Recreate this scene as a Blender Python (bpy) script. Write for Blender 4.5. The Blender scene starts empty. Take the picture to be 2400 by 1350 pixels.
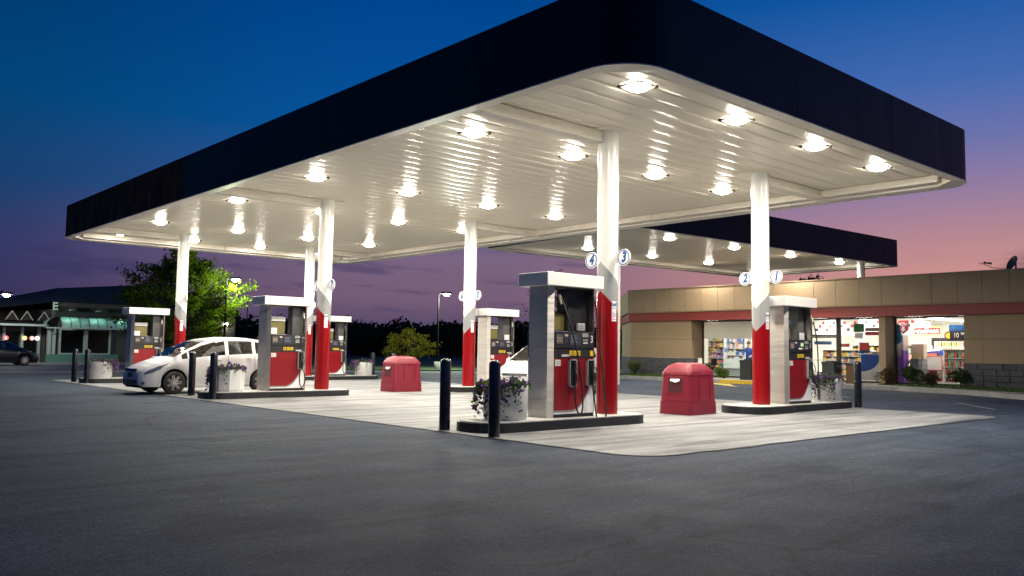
import bpy, math, random
from mathutils import Vector, Matrix
R = random.Random(7)
PI = math.pi
scene = bpy.context.scene
COL = scene.collection

def s2l(c):
    return tuple(((v/255)/12.92 if v/255 <= .04045 else ((v/255+.055)/1.055)**2.4) for v in c)

# ---------------------------------------------------------------- camera
YAW, PITCH, ROLL = 0.732, 0.074, 0.014
def camera():
    cy, sy, cp, sp = math.cos(YAW), math.sin(YAW), math.cos(PITCH), math.sin(PITCH)
    f = Vector((sy*cp, cy*cp, sp)); r = Vector((cy, -sy, 0)); u = r.cross(f)
    cr, sr = math.cos(ROLL), math.sin(ROLL)
    r2 = cr*r + sr*u; u2 = -sr*r + cr*u
    cd = bpy.data.cameras.new('camera'); cam = bpy.data.objects.new('camera', cd); COL.objects.link(cam)
    cd.sensor_width = 36; cd.lens = 1991.8*36/2400
    cd.clip_start = .1; cd.clip_end = 3000
    M = Matrix((r2, u2, -f)).transposed().to_4x4(); M.translation = Vector((0, 0, 1.25))
    cam.matrix_world = M
    scene.camera = cam
camera()

# ---------------------------------------------------------------- sky (dusk after sunset, afterglow to the right)
def sky():
    w = bpy.data.worlds.new('World'); scene.world = w; w.use_nodes = True
    nt = w.node_tree; N = nt.nodes; L = nt.links; N.clear()
    out = N.new('ShaderNodeOutputWorld'); bg = N.new('ShaderNodeBackground')
    tc = N.new('ShaderNodeTexCoord'); sp = N.new('ShaderNodeSeparateXYZ'); L.new(tc.outputs['Generated'], sp.inputs[0])
    def math_(op, a, b=None, clamp=False):
        n = N.new('ShaderNodeMath'); n.operation = op; n.use_clamp = clamp
        for i, v in enumerate((a, b)):
            if v is None: continue
            if isinstance(v, (int, float)): n.inputs[i].default_value = v
            else: L.new(v, n.inputs[i])
        return n.outputs[0]
    X, Y, Z = sp.outputs[0], sp.outputs[1], sp.outputs[2]
    e = math_('MULTIPLY', Z, 2.0, True)
    az = math.radians(85)      # where the sun went down
    hl = math_('SQRT', math_('ADD', math_('MULTIPLY', X, X), math_('MULTIPLY', Y, Y)))
    d = math_('DIVIDE', math_('ADD', math_('MULTIPLY', X, math.sin(az)), math_('MULTIPLY', Y, math.cos(az))), math_('MAXIMUM', hl, .001))
    def ramp(stops):
        n = N.new('ShaderNodeValToRGB'); cr = n.color_ramp; cr.interpolation = 'EASE'
        while len(cr.elements) < len(stops): cr.elements.new(1)
        for el, (p, c) in zip(cr.elements, stops): el.position = p; el.color = (*s2l(c), 1)
        cr.interpolation = 'LINEAR'
        L.new(e, n.inputs[0]); return n.outputs[0]
    left = ramp([(0, (34, 33, 66)), (.07, (52, 47, 84)), (.2, (44, 52, 100)), (.34, (20, 62, 110)), (.52, (2, 68, 118)), (.7, (0, 58, 112)), (1, (0, 38, 86))])
    cen = ramp([(0, (62, 58, 98)), (.05, (84, 72, 104)), (.12, (120, 94, 120)), (.22, (122, 101, 130)), (.34, (60, 90, 148)), (.5, (8, 84, 156)), (.74, (0, 72, 146)), (1, (0, 52, 118))])
    rig = ramp([(0, (216, 148, 130)), (.18, (202, 144, 140)), (.26, (180, 135, 147)), (.36, (144, 124, 162)), (.45, (108, 115, 172)), (.57, (66, 106, 177)), (.75, (16, 86, 162)), (1, (0, 56, 126))])
    def mix(f, a, b):
        n = N.new('ShaderNodeMix'); n.data_type = 'RGBA'; L.new(f, n.inputs['Factor']); L.new(a, n.inputs['A']); L.new(b, n.inputs['B']); return n.outputs['Result']
    def mr(v, a, b, c=0, dd=1):
        n = N.new('ShaderNodeMapRange'); n.interpolation_type = 'SMOOTHSTEP'
        L.new(v, n.inputs[0]); n.inputs[1].default_value = a; n.inputs[2].default_value = b; n.inputs[3].default_value = c; n.inputs[4].default_value = dd; return n.outputs[0]
    c1 = mix(mr(d, .20, .66), left, cen)
    c2 = mix(mr(d, .72, .975), c1, rig)
    # thin bars of darker cloud low over the trees
    mp = N.new('ShaderNodeMapping'); mp.inputs['Scale'].default_value = (9, 9, 62); L.new(tc.outputs['Generated'], mp.inputs[0])
    nz = N.new('ShaderNodeTexNoise'); nz.inputs['Scale'].default_value = 1.0; nz.inputs['Detail'].default_value = 4; L.new(mp.outputs[0], nz.inputs['Vector'])
    cl = math_('MULTIPLY', mr(nz.outputs[0], .53, .68), math_('MULTIPLY', mr(Z, .015, .05), mr(Z, .085, .13, 1, 0)))
    cloud = N.new('ShaderNodeRGB'); cloud.outputs[0].default_value = (*s2l((52, 50, 92)), 1)
    c3 = mix(math_('MULTIPLY', cl, .5), c2, cloud.outputs[0])
    L.new(c3, bg.inputs['Color']); bg.inputs['Strength'].default_value = 1.0
    L.new(bg.outputs[0], out.inputs[0])
sky()
scene.view_settings.view_transform = 'Standard'; scene.view_settings.look = 'None'
scene.view_settings.exposure = 0; scene.view_settings.gamma = 1; scene.view_settings.use_curve_mapping = False
cy = scene.cycles
cy.use_denoising = True; cy.max_bounces = 8; cy.diffuse_bounces = 4; cy.glossy_bounces = 4; cy.transmission_bounces = 6; cy.transparent_max_bounces = 8
cy.sample_clamp_indirect = 8; cy.caustics_reflective = False; cy.caustics_refractive = False; cy.use_light_tree = True

LENS = 125.0
LAMPW = 140.0        # what each canopy lamp throws downwards, watts        # radiance of the canopy lamps

# ---------------------------------------------------------------- materials
MATS = {}
def mat(name, color, rough=.5, metal=0, var=0, vscale=3, bump=0, bscale=40, emit=None, estr=0, coat=0, spec=.5, stretch=(1, 1, 1), dark=None, alpha=None, trans=0):
    if name in MATS: return MATS[name]
    m = bpy.data.materials.new(name); m.use_nodes = True; MATS[name] = m
    nt = m.node_tree; N = nt.nodes; L = nt.links; b = N['Principled BSDF']
    b.inputs['Base Color'].default_value = (*color, 1); b.inputs['Roughness'].default_value = rough; b.inputs['Metallic'].default_value = metal
    b.inputs['Specular IOR Level'].default_value = spec
    if coat: b.inputs['Coat Weight'].default_value = coat; b.inputs['Coat Roughness'].default_value = .05
    if trans: b.inputs['Transmission Weight'].default_value = trans
    if var or bump:
        tc = N.new('ShaderNodeTexCoord'); mp = N.new('ShaderNodeMapping'); mp.inputs['Scale'].default_value = stretch
        L.new(tc.outputs['Object'], mp.inputs[0])
    if var:
        nz = N.new('ShaderNodeTexNoise'); nz.inputs['Scale'].default_value = vscale; nz.inputs['Detail'].default_value = 6; nz.inputs['Roughness'].default_value = .65
        L.new(mp.outputs[0], nz.inputs['Vector'])
        cr = N.new('ShaderNodeValToRGB'); e = cr.color_ramp.elements
        lo = dark if dark else tuple(c*(1-var) for c in color)
        e[0].position = .3; e[0].color = (*lo, 1); e[1].position = .7; e[1].color = (*tuple(min(1, c*(1+var*.5)) for c in color), 1)
        L.new(nz.outputs[0], cr.inputs[0]); L.new(cr.outputs[0], b.inputs['Base Color'])
        mr = N.new('ShaderNodeMapRange'); mr.inputs[3].default_value = max(0, rough-.1); mr.inputs[4].default_value = min(1, rough+.12)
        L.new(nz.outputs[0], mr.inputs[0]); L.new(mr.outputs[0], b.inputs['Roughness'])
    if bump:
        n2 = N.new('ShaderNodeTexNoise'); n2.inputs['Scale'].default_value = bscale; n2.inputs['Detail'].default_value = 3
        L.new(mp.outputs[0], n2.inputs['Vector'])
        bp = N.new('ShaderNodeBump'); bp.inputs['Strength'].default_value = bump; bp.inputs['Distance'].default_value = .06 if metal and bscale < 5 else .01
        L.new(n2.outputs[0], bp.inputs['Height']); L.new(bp.outputs[0], b.inputs['Normal'])
    if emit:
        b.inputs['Emission Color'].default_value = (*emit, 1); b.inputs['Emission Strength'].default_value = estr
    return m

def glass(name, tint=(.9, .95, .95), refl=.12, rough=.02):
    if name in MATS: return MATS[name]
    m = bpy.data.materials.new(name); m.use_nodes = True; MATS[name] = m
    N = m.node_tree.nodes; L = m.node_tree.links; N.clear()
    o = N.new('ShaderNodeOutputMaterial'); t = N.new('ShaderNodeBsdfTransparent'); t.inputs[0].default_value = (*tint, 1)
    g = N.new('ShaderNodeBsdfGlossy'); g.inputs['Roughness'].default_value = rough
    fr = N.new('ShaderNodeFresnel'); fr.inputs[0].default_value = 1.45
    ad = N.new('ShaderNodeMath'); ad.operation = 'ADD'; ad.use_clamp = True; ad.inputs[1].default_value = refl-.04; L.new(fr.outputs[0], ad.inputs[0])
    mx = N.new('ShaderNodeMixShader'); L.new(ad.outputs[0], mx.inputs[0]); L.new(t.outputs[0], mx.inputs[1]); L.new(g.outputs[0], mx.inputs[2]); L.new(mx.outputs[0], o.inputs[0])
    return m

WHITE = mat('white_paint', (.8, .8, .78), .35, var=.05, vscale=4)
CEIL = mat('ceiling_enamel', (.87, .80, .66), .30, var=.06, vscale=1.2, stretch=(.3, 3, 1))
TRIM = mat('trim_enamel', (.78, .73, .64), .4, var=.16, vscale=5, stretch=(.6, .6, 4))
STEEL = mat('brushed_steel', (.60, .57, .53), .44, 1, var=.14, vscale=2.0, bump=.55, bscale=1.6, stretch=(.15, .15, 2.6))
STEEL.node_tree.nodes['Principled BSDF'].inputs['Anisotropic'].default_value = .85
STEEL.node_tree.nodes['Principled BSDF'].inputs['Anisotropic Rotation'].default_value = .25
BLACK = mat('black_plastic', (.022, .022, .024), .42, var=.2, vscale=8)
DARKM = mat('dark_metal', (.035, .034, .033), .5, var=.2)
RED = mat('red_panel', (.25, .005, .010), .32, var=.08, vscale=2, coat=.2)
GREY = mat('grey_paint', (.34, .35, .36), .4, var=.06)
SIGNW = mat('sign_white', (.85, .85, .85), .4)
BLUEINK = mat('blue_ink', (.012, .075, .30), .4)
INK = mat('black_ink', (.03, .035, .06), .5)
REDINK = mat('red_ink', (.62, .04, .04), .45)
OLIVE = mat('olive_panel', (.20, .17, .055), .5, var=.08)
YEL = mat('yellow_label', (.78, .50, .02), .45)
BOLL = mat('bollard_paint', (.010, .012, .017), .22, var=.4, vscale=5, coat=.3)
RUBBER = mat('rubber', (.015, .015, .016), .55)
CONC_K = mat('kerb_steel', (.014, .015, .018), .45, var=.5, vscale=5)
ISLTOP = mat('island_concrete', (.50, .49, .46), .8, var=.25, vscale=4, bump=.3, bscale=60)
POTW = mat('planter_white', (.74, .74, .74), .55, var=.10, vscale=4)
BINRED = mat('bin_plastic', (.21, .010, .026), .42, var=.1, vscale=3, bump=.08, bscale=120)
LENSM = mat('lamp_lens', (1, 1, 1), .4, emit=(1, .93, .80), estr=LENS)
BRONZE = mat('lamp_frame', (.10, .08, .06), .4, .6)

def fascia_mat():
    m = mat('fascia_navy', (.010, .012, .018), .5, spec=.3)
    N = m.node_tree.nodes; L = m.node_tree.links; b = N['Principled BSDF']
    tc = N.new('ShaderNodeTexCoord'); mp = N.new('ShaderNodeMapping'); mp.inputs['Scale'].default_value = (2.2, 2.2, .35); L.new(tc.outputs['Object'], mp.inputs[0])
    nz = N.new('ShaderNodeTexNoise'); nz.inputs['Scale'].default_value = 1.5; nz.inputs['Detail'].default_value = 5; L.new(mp.outputs[0], nz.inputs[0])
    cr = N.new('ShaderNodeValToRGB'); e = cr.color_ramp.elements
    e[0].position = .35; e[0].color = (.010, .0095, .012, 1); e[1].position = .7; e[1].color = (.018, .017, .021, 1)
    L.new(nz.outputs[0], cr.inputs[0]); L.new(cr.outputs[0], b.inputs['Base Color'])
    mr = N.new('ShaderNodeMapRange'); mr.inputs[3].default_value = .42; mr.inputs[4].default_value = .65; L.new(nz.outputs[0], mr.inputs[0]); L.new(mr.outputs[0], b.inputs['Roughness'])
    return m
FASC = fascia_mat()
FASC_REFL = mat('fascia_painted_reflection', (.26, .085, .028), .65, var=.85, vscale=2.4, dark=(.006, .005, .006), stretch=(1.2, 1.2, .35), spec=.06)  # brown-orange reflection of lights out of view, painted into the far-left panel colour

def column_mat():
    # painted bands: red below, a grey sash, white above; the edges climb round the column
    m = mat('column_paint', (.8, .8, .8), .22)
    N = m.node_tree.nodes; L = m.node_tree.links; b = N['Principled BSDF']
    tc = N.new('ShaderNodeTexCoord'); sp = N.new('ShaderNodeSeparateXYZ'); L.new(tc.outputs['Object'], sp.inputs[0])
    def M(op, a, c):
        n = N.new('ShaderNodeMath'); n.operation = op
        for i, v in enumerate((a, c)):
            if isinstance(v, (int, float)): n.inputs[i].default_value = v
            else: L.new(v, n.inputs[i])
        return n.outputs[0]
    ang = M('ABSOLUTE', M('ARCTAN2', sp.outputs[1], sp.outputs[0]), 0)
    a1 = M('DIVIDE', ang, PI)
    red = M('LESS_THAN', sp.outputs[2], M('ADD', M('MULTIPLY', a1, .60), 1.75))
    gry = M('LESS_THAN', sp.outputs[2], M('ADD', M('MULTIPLY', a1, .62), 2.25))
    def mix(f, A, B):
        n = N.new('ShaderNodeMix'); n.data_type = 'RGBA'; L.new(f, n.inputs['Factor'])
        for k, v in (('A', A), ('B', B)):
            if isinstance(v, tuple): n.inputs[k].default_value = v
            else: L.new(v, n.inputs[k])
        return n.outputs['Result']
    c = mix(red, mix(gry, (.80, .80, .78, 1), (.33, .34, .35, 1)), (.27, .004, .007, 1))
    nz = N.new('ShaderNodeTexNoise'); nz.inputs['Scale'].default_value = 3; nz.inputs['Detail'].default_value = 6; L.new(tc.outputs['Object'], nz.inputs[0])
    h = N.new('ShaderNodeMapRange'); h.inputs[3].default_value = .86; h.inputs[4].default_value = 1.06; L.new(nz.outputs[0], h.inputs[0])
    mm = N.new('ShaderNodeVectorMath'); mm.operation = 'SCALE'; L.new(c, mm.inputs[0]); L.new(h.outputs[0], mm.inputs['Scale'])
    L.new(mm.outputs[0], b.inputs['Base Color'])
    return m
COLM = column_mat()

def ground_mat(name, base, lo, hi, rough, big, streak, crack=0, spec=.3, grain=.45):
    m = mat(name, base, rough, spec=spec)
    N = m.node_tree.nodes; L = m.node_tree.links; b = N['Principled BSDF']
    tc = N.new('ShaderNodeTexCoord')
    def nz(scale, detail, st=(1, 1, 1), rz=0, ro=.6):
        mp = N.new('ShaderNodeMapping'); mp.inputs['Scale'].default_value = st; mp.inputs['Rotation'].default_value = (0, 0, rz); L.new(tc.outputs['Object'], mp.inputs[0])
        n = N.new('ShaderNodeTexNoise'); n.inputs['Scale'].default_value = scale; n.inputs['Detail'].default_value = detail; n.inputs['Roughness'].default_value = ro
        L.new(mp.outputs[0], n.inputs['Vector']); return n.outputs[0]
    def ramp(v, p0, c0, p1, c1):
        r = N.new('ShaderNodeValToRGB'); e = r.color_ramp.elements; e[0].position = p0; e[0].color = (*c0, 1); e[1].position = p1; e[1].color = (*c1, 1); L.new(v, r.inputs[0]); return r.outputs[0]
    def mul(a, c):
        n = N.new('ShaderNodeMix'); n.data_type = 'RGBA'; n.blend_type = 'MULTIPLY'; n.inputs['Factor'].default_value = 1; L.new(a, n.inputs['A']); L.new(c, n.inputs['B']); return n.outputs['Result']
    c = ramp(nz(big, 8), .3, lo, .7, hi)
    c = mul(c, ramp(nz(1.0, 5, (.35, 3.2, 1), -.55), .34, (streak,)*3, .55, (1, 1, 1)))       # tyre-drawn streaks
    c = mul(c, ramp(nz(1.0, 5, (.22, 2.2, 1), .04), .34, (streak,)*3, .48, (1, 1, 1)))
    c = mul(c, ramp(nz(150, 2), .34, (1-grain,)*3, .66, (1+grain,)*3))                # aggregate
    c = mul(c, ramp(nz(52, 1), .36, (1-1.2*grain,)*3, .64, (1+1.3*grain,)*3))
    c = mul(c, ramp(nz(14, 2), .34, (1-.6*grain,)*3, .66, (1+.55*grain,)*3))
    if crack:
        mp = N.new('ShaderNodeMapping'); L.new(tc.outputs['Object'], mp.inputs[0])
        w = N.new('ShaderNodeTexNoise'); w.inputs['Scale'].default_value = 1.1; w.inputs['Detail'].default_value = 6; L.new(tc.outputs['Object'], w.inputs['Vector'])
        ad = N.new('ShaderNodeVectorMath'); ad.operation = 'ADD'; L.new(mp.outputs[0], ad.inputs[0]); L.new(w.outputs['Color'], ad.inputs[1])
        vo = N.new('ShaderNodeTexVoronoi'); vo.feature = 'DISTANCE_TO_EDGE'; vo.inputs['Scale'].default_value = crack; L.new(ad.outputs[0], vo.inputs['Vector'])
        ck = ramp(vo.outputs['Distance'], .0, (.35, .35, .35), .006, (1, 1, 1)); gate = ramp(nz(.22, 2), .48, (1, 1, 1), .56, (0, 0, 0))
        mx = N.new('ShaderNodeMix'); mx.data_type = 'RGBA'; L.new(gate, mx.inputs['Factor']); L.new(ck, mx.inputs['A']); mx.inputs['B'].default_value = (1, 1, 1, 1)
        c = mul(c, mx.outputs['Result'])
        pn = ramp(nz(.55, 2, ro=.4), .60, (1, 1, 1), .615, (.72, .74, .78)); c = mul(c, pn)      # darker repair patches
    c = mul(c, ramp(nz(2.6, 3), .24, (.45, .45, .45), .33, (1, 1, 1)))                        # oil spots
    L.new(c, b.inputs['Base Color'])
    mr = N.new('ShaderNodeMapRange'); mr.inputs[3].default_value = rough-.14; mr.inputs[4].default_value = rough+.14; L.new(nz(1.3, 6), mr.inputs[0]); L.new(mr.outputs[0], b.inputs['Roughness'])
    bp = N.new('ShaderNodeBump'); bp.inputs['Strength'].default_value = .35; bp.inputs['Distance'].default_value = .008
    L.new(nz(110, 3), bp.inputs['Height']); L.new(bp.outputs[0], b.inputs['Normal'])
    return m
ASPH = ground_mat('asphalt', (.05, .05, .055), (.036, .050, .076), (.062, .082, .118), .80, .35, .70, .16, .17)
SLAB = ground_mat('apron_concrete', (.4, .4, .38), (.21, .22, .23), (.34, .345, .345), .66, .45, .52, grain=.12)
WALKC = ground_mat('pavement_concrete', (.36, .35, .33), (.28, .28, .26), (.40, .39, .37), .8, .8, .85, grain=.15)

# ---------------------------------------------------------------- mesh builder
class MB:
    def __init__(s): s.v = []; s.f = []; s.m = []; s.sm = []
    def add(s, vs, fs, mi=0, sm=False, M=None):
        o = len(s.v)
        s.v += [tuple(M @ Vector(p)) if M else tuple(p) for p in vs]
        for f in fs: s.f.append([i+o for i in f]); s.m.append(mi); s.sm.append(sm)
        return s
    def box(s, x0, x1, y0, y1, z0, z1, mi=0, M=None, b=0):
        if b and min(x1-x0, y1-y0, z1-z0) > 2.2*b:
            import bmesh
            bm = bmesh.new(); bmesh.ops.create_cube(bm, size=1)
            for v in bm.verts: v.co = Vector(((x0+x1)/2+v.co.x*(x1-x0), (y0+y1)/2+v.co.y*(y1-y0), (z0+z1)/2+v.co.z*(z1-z0)))
            bmesh.ops.bevel(bm, geom=list(bm.edges), offset=b, segments=2, affect='EDGES', profile=.6)
            bm.verts.index_update()
            vs = [v.co.copy() for v in bm.verts]; fs = [[v.index for v in f.verts] for f in bm.faces]; bm.free()
            return s.add(vs, fs, mi, False, M)
        vs = [(x0, y0, z0), (x1, y0, z0), (x1, y1, z0), (x0, y1, z0), (x0, y0, z1), (x1, y0, z1), (x1, y1, z1), (x0, y1, z1)]
        return s.add(vs, [(0, 3, 2, 1), (4, 5, 6, 7), (0, 1, 5, 4), (1, 2, 6, 5), (2, 3, 7, 6), (3, 0, 4, 7)], mi, False, M)
    def prism(s, poly, z0, z1, mi=0, M=None, sm=False, mtop=None):
        n = len(poly); vs = [(x, y, z0) for x, y in poly]+[(x, y, z1) for x, y in poly]
        s.add(vs, [(i, (i+1) % n, n+(i+1) % n, n+i) for i in range(n)], mi, sm, M)
        s.add(vs, [tuple(range(n-1, -1, -1))], mi, False, M)
        s.add(vs, [tuple(range(n, 2*n))], mi if mtop is None else mtop, False, M)
        return s
    def lathe(s, prof, n=20, mi=0, M=None, sm=True, cap=True):
        vs = [(r*math.cos(2*PI*k/n), r*math.sin(2*PI*k/n), z) for r, z in prof for k in range(n)]
        fs = [(i*n+k, i*n+(k+1) % n, (i+1)*n+(k+1) % n, (i+1)*n+k) for i in range(len(prof)-1) for k in range(n)]
        s.add(vs, fs, mi, sm, M)
        if cap: s.add(vs, [tuple(range(n-1, -1, -1)), tuple(range(len(vs)-n, len(vs)))], mi, False, M)
        return s
    def tube(s, pts, r, n=8, mi=0, M=None, r1=None, cap=True):
        pts = [Vector(p) for p in pts]; vs = []; up = Vector((.13, .27, .95)).normalized()
        for i, p in enumerate(pts):
            t = (pts[min(i+1, len(pts)-1)]-pts[max(i-1, 0)]).normalized()
            a = t.cross(up); a = a.normalized() if a.length > 1e-4 else t.orthogonal().normalized(); b = t.cross(a)
            rr = r if r1 is None else r+(r1-r)*i/(len(pts)-1)
            vs += [p+rr*(math.cos(2*PI*k/n)*a+math.sin(2*PI*k/n)*b) for k in range(n)]
        fs = [(i*n+k, (i+1)*n+k, (i+1)*n+(k+1) % n, i*n+(k+1) % n) for i in range(len(pts)-1) for k in range(n)]
        s.add(vs, fs, mi, True, M)
        if cap: s.add(vs, [tuple(range(n)), tuple(range(len(vs)-1, len(vs)-n-1, -1))], mi, False, M)
        return s
    def sphere(s, c, r, mi=0, n=10, sc=(1, 1, 1), M=None):
        vs = []; m = n//2
        for i in range(m+1):
            a = -PI/2+PI*i/m
            for k in range(n): vs.append((c[0]+r*sc[0]*math.cos(a)*math.cos(2*PI*k/n), c[1]+r*sc[1]*math.cos(a)*math.sin(2*PI*k/n), c[2]+r*sc[2]*math.sin(a)))
        return s.add(vs, [(i*n+k, i*n+(k+1) % n, (i+1)*n+(k+1) % n, (i+1)*n+k) for i in range(m) for k in range(n)], mi, True, M)
    def mesh(s, name, mats):
        me = bpy.data.meshes.new(name); me.from_pydata(s.v, [], s.f)
        for m in (mats if isinstance(mats, (list, tuple)) else [mats]): me.materials.append(m)
        me.polygons.foreach_set('material_index', s.m); me.polygons.foreach_set('use_smooth', s.sm); me.update()
        return me
    def obj(s, name, mats, parent=None, loc=(0, 0, 0), rz=0, rot=None):
        o = bpy.data.objects.new(name, s.mesh(name, mats)); COL.objects.link(o)
        o.location = loc; o.rotation_euler = rot or (0, 0, rz)
        if parent: o.parent = parent
        return o

def tag(o, label=None, cat=None, group=None, kind=None):
    if label: o['label'] = label
    if cat: o['category'] = cat
    if group: o['group'] = group
    if kind: o['kind'] = kind
    return o
def thing(name, label, cat, loc=(0, 0, 0), rz=0, group=None):
    o = bpy.data.objects.new(name, None); COL.objects.link(o); o.location = loc; o.rotation_euler = (0, 0, rz); o.empty_display_size = .2
    return tag(o, label, cat, group)
def copy_tree(o, parent=None):
    c = o.copy(); COL.objects.link(c)
    if parent: c.parent = parent
    for ch in list(o.children): copy_tree(ch, c)
    return c
def struct(o): o['kind'] = 'structure'; return o
def inst(name, me, parent, loc=(0, 0, 0), rot=(0, 0, 0), scale=None):
    o = bpy.data.objects.new(name, me); COL.objects.link(o); o.location = loc; o.rotation_euler = rot
    if scale: o.scale = scale
    if parent: o.parent = parent
    return o

TXT = {}
def text(mb, s, size, M, mi, shear=0, ext=.001, sx=1, bold=0):
    """lettering as flat geometry, centred, lying in local XY of M"""
    key = (s, shear, bold)
    if key not in TXT:
        c = bpy.data.curves.new('lettering', 'FONT'); c.body = s; c.size = 1; c.shear = shear; c.align_x = 'CENTER'; c.align_y = 'CENTER'; c.resolution_u = 3; c.offset = bold
        o = bpy.data.objects.new('lettering', c); COL.objects.link(o)
        dg = bpy.context.evaluated_depsgraph_get(); me = bpy.data.meshes.new_from_object(o.evaluated_get(dg))
        TXT[key] = ([v.co.copy() for v in me.vertices], [tuple(p.vertices) for p in me.polygons])
        bpy.data.objects.remove(o); bpy.data.curves.remove(c); bpy.data.meshes.remove(me)
    vs, fs = TXT[key]
    mb.add([(v.x*size*sx, v.y*size, ext) for v in vs], fs, mi, False, M)
def face_M(origin, normal, up=(0, 0, 1)):
    n = Vector(normal).normalized(); u = Vector(up); x = u.cross(n).normalized(); y = n.cross(x)
    M = Matrix((x, y, n)).transposed().to_4x4(); M.translation = Vector(origin); return M
def lines_of_print(mb, M, w, h, n, mi, seed=1):
    """rows of small print too fine to read"""
    r = random.Random(seed)
    for k in range(n):
        y = h/2-(k+.5)*h/n; x = -w/2; 
        while x < w/2-.01:
            l = min(r.uniform(.015, .06), w/2-x)
            mb.add([(x, y-h/n*.22, .001), (x+l, y-h/n*.22, .001), (x+l, y+h/n*.22, .001), (x, y+h/n*.22, .001)], [(0, 1, 2, 3)], mi, False, M); x += l+.008
            if r.random() < .1: break

def rrect(x0, x1, y0, y1, r, n=8):
    P = []
    for cx_, cy_, a0 in ((x1-r, y1-r, 0), (x0+r, y1-r, 90), (x0+r, y0+r, 180), (x1-r, y0+r, 270)):
        for k in range(n+1):
            a = math.radians(a0+90*k/n); P.append((cx_+r*math.cos(a), cy_+r*math.sin(a)))
    return P

# ================================================================ GROUND
def ground():
    S = 900
    struct(MB().add([(-S, -S, 0), (S, -S, 0), (S, S, 0), (-S, S, 0)], [(0, 1, 2, 3)]).obj('asphalt_ground', ASPH))
    # concrete apron under the canopy, slightly proud, with a ragged sealed edge
    poly = rrect(8.0, 19.9, 6.50, 33.4, .55, 5)
    struct(MB().prism(poly, -.05, .006).obj('concrete_apron', SLAB))
    r = random.Random(3); P = []
    for i in range(len(poly)):
        a = Vector(poly[i]); b = Vector(poly[(i+1) % len(poly)]); n = max(1, int((b-a).length/.22))
        for k in range(n): P.append(a.lerp(b, k/n))
    n = len(P); C = sum(P, Vector((0, 0)))/n; vs = []
    wob = [r.uniform(-.012, .012) for _ in P]
    for i, p in enumerate(P):
        t = (P[(i+1) % n]-P[i-1]).normalized(); nn = Vector((t.y, -t.x)); w = .014+.028*r.random()**3+ (.05*r.random() if p.y < 6.7 and 8 < p.x < 13 and r.random() < .35 else 0)
        q = p+nn*wob[i]; vs += [(*(q-nn*.012), .010), (*(q+nn*w), .010)]
    struct(MB().add(vs, [(2*i, 2*i+1, (2*i+3) % (2*n), (2*i+2) % (2*n)) for i in range(n)]).obj('apron_edge_joint', mat('joint_tar', (.012, .013, .016), .7)))
    mb = MB()
    for x0, x1, y in ((8.1, 19.8, 15.2), (8.1, 19.8, 25.4)): mb.box(x0, x1, y-.008, y+.008, 0, .0085)
    for x in (14.0,): mb.box(x-.008, x+.008, 6.6, 33.3, 0, .0085)
    struct(mb.obj('apron_joint', mat('joint_dirt', (.11, .11, .11), .8)))
ground()

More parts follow.
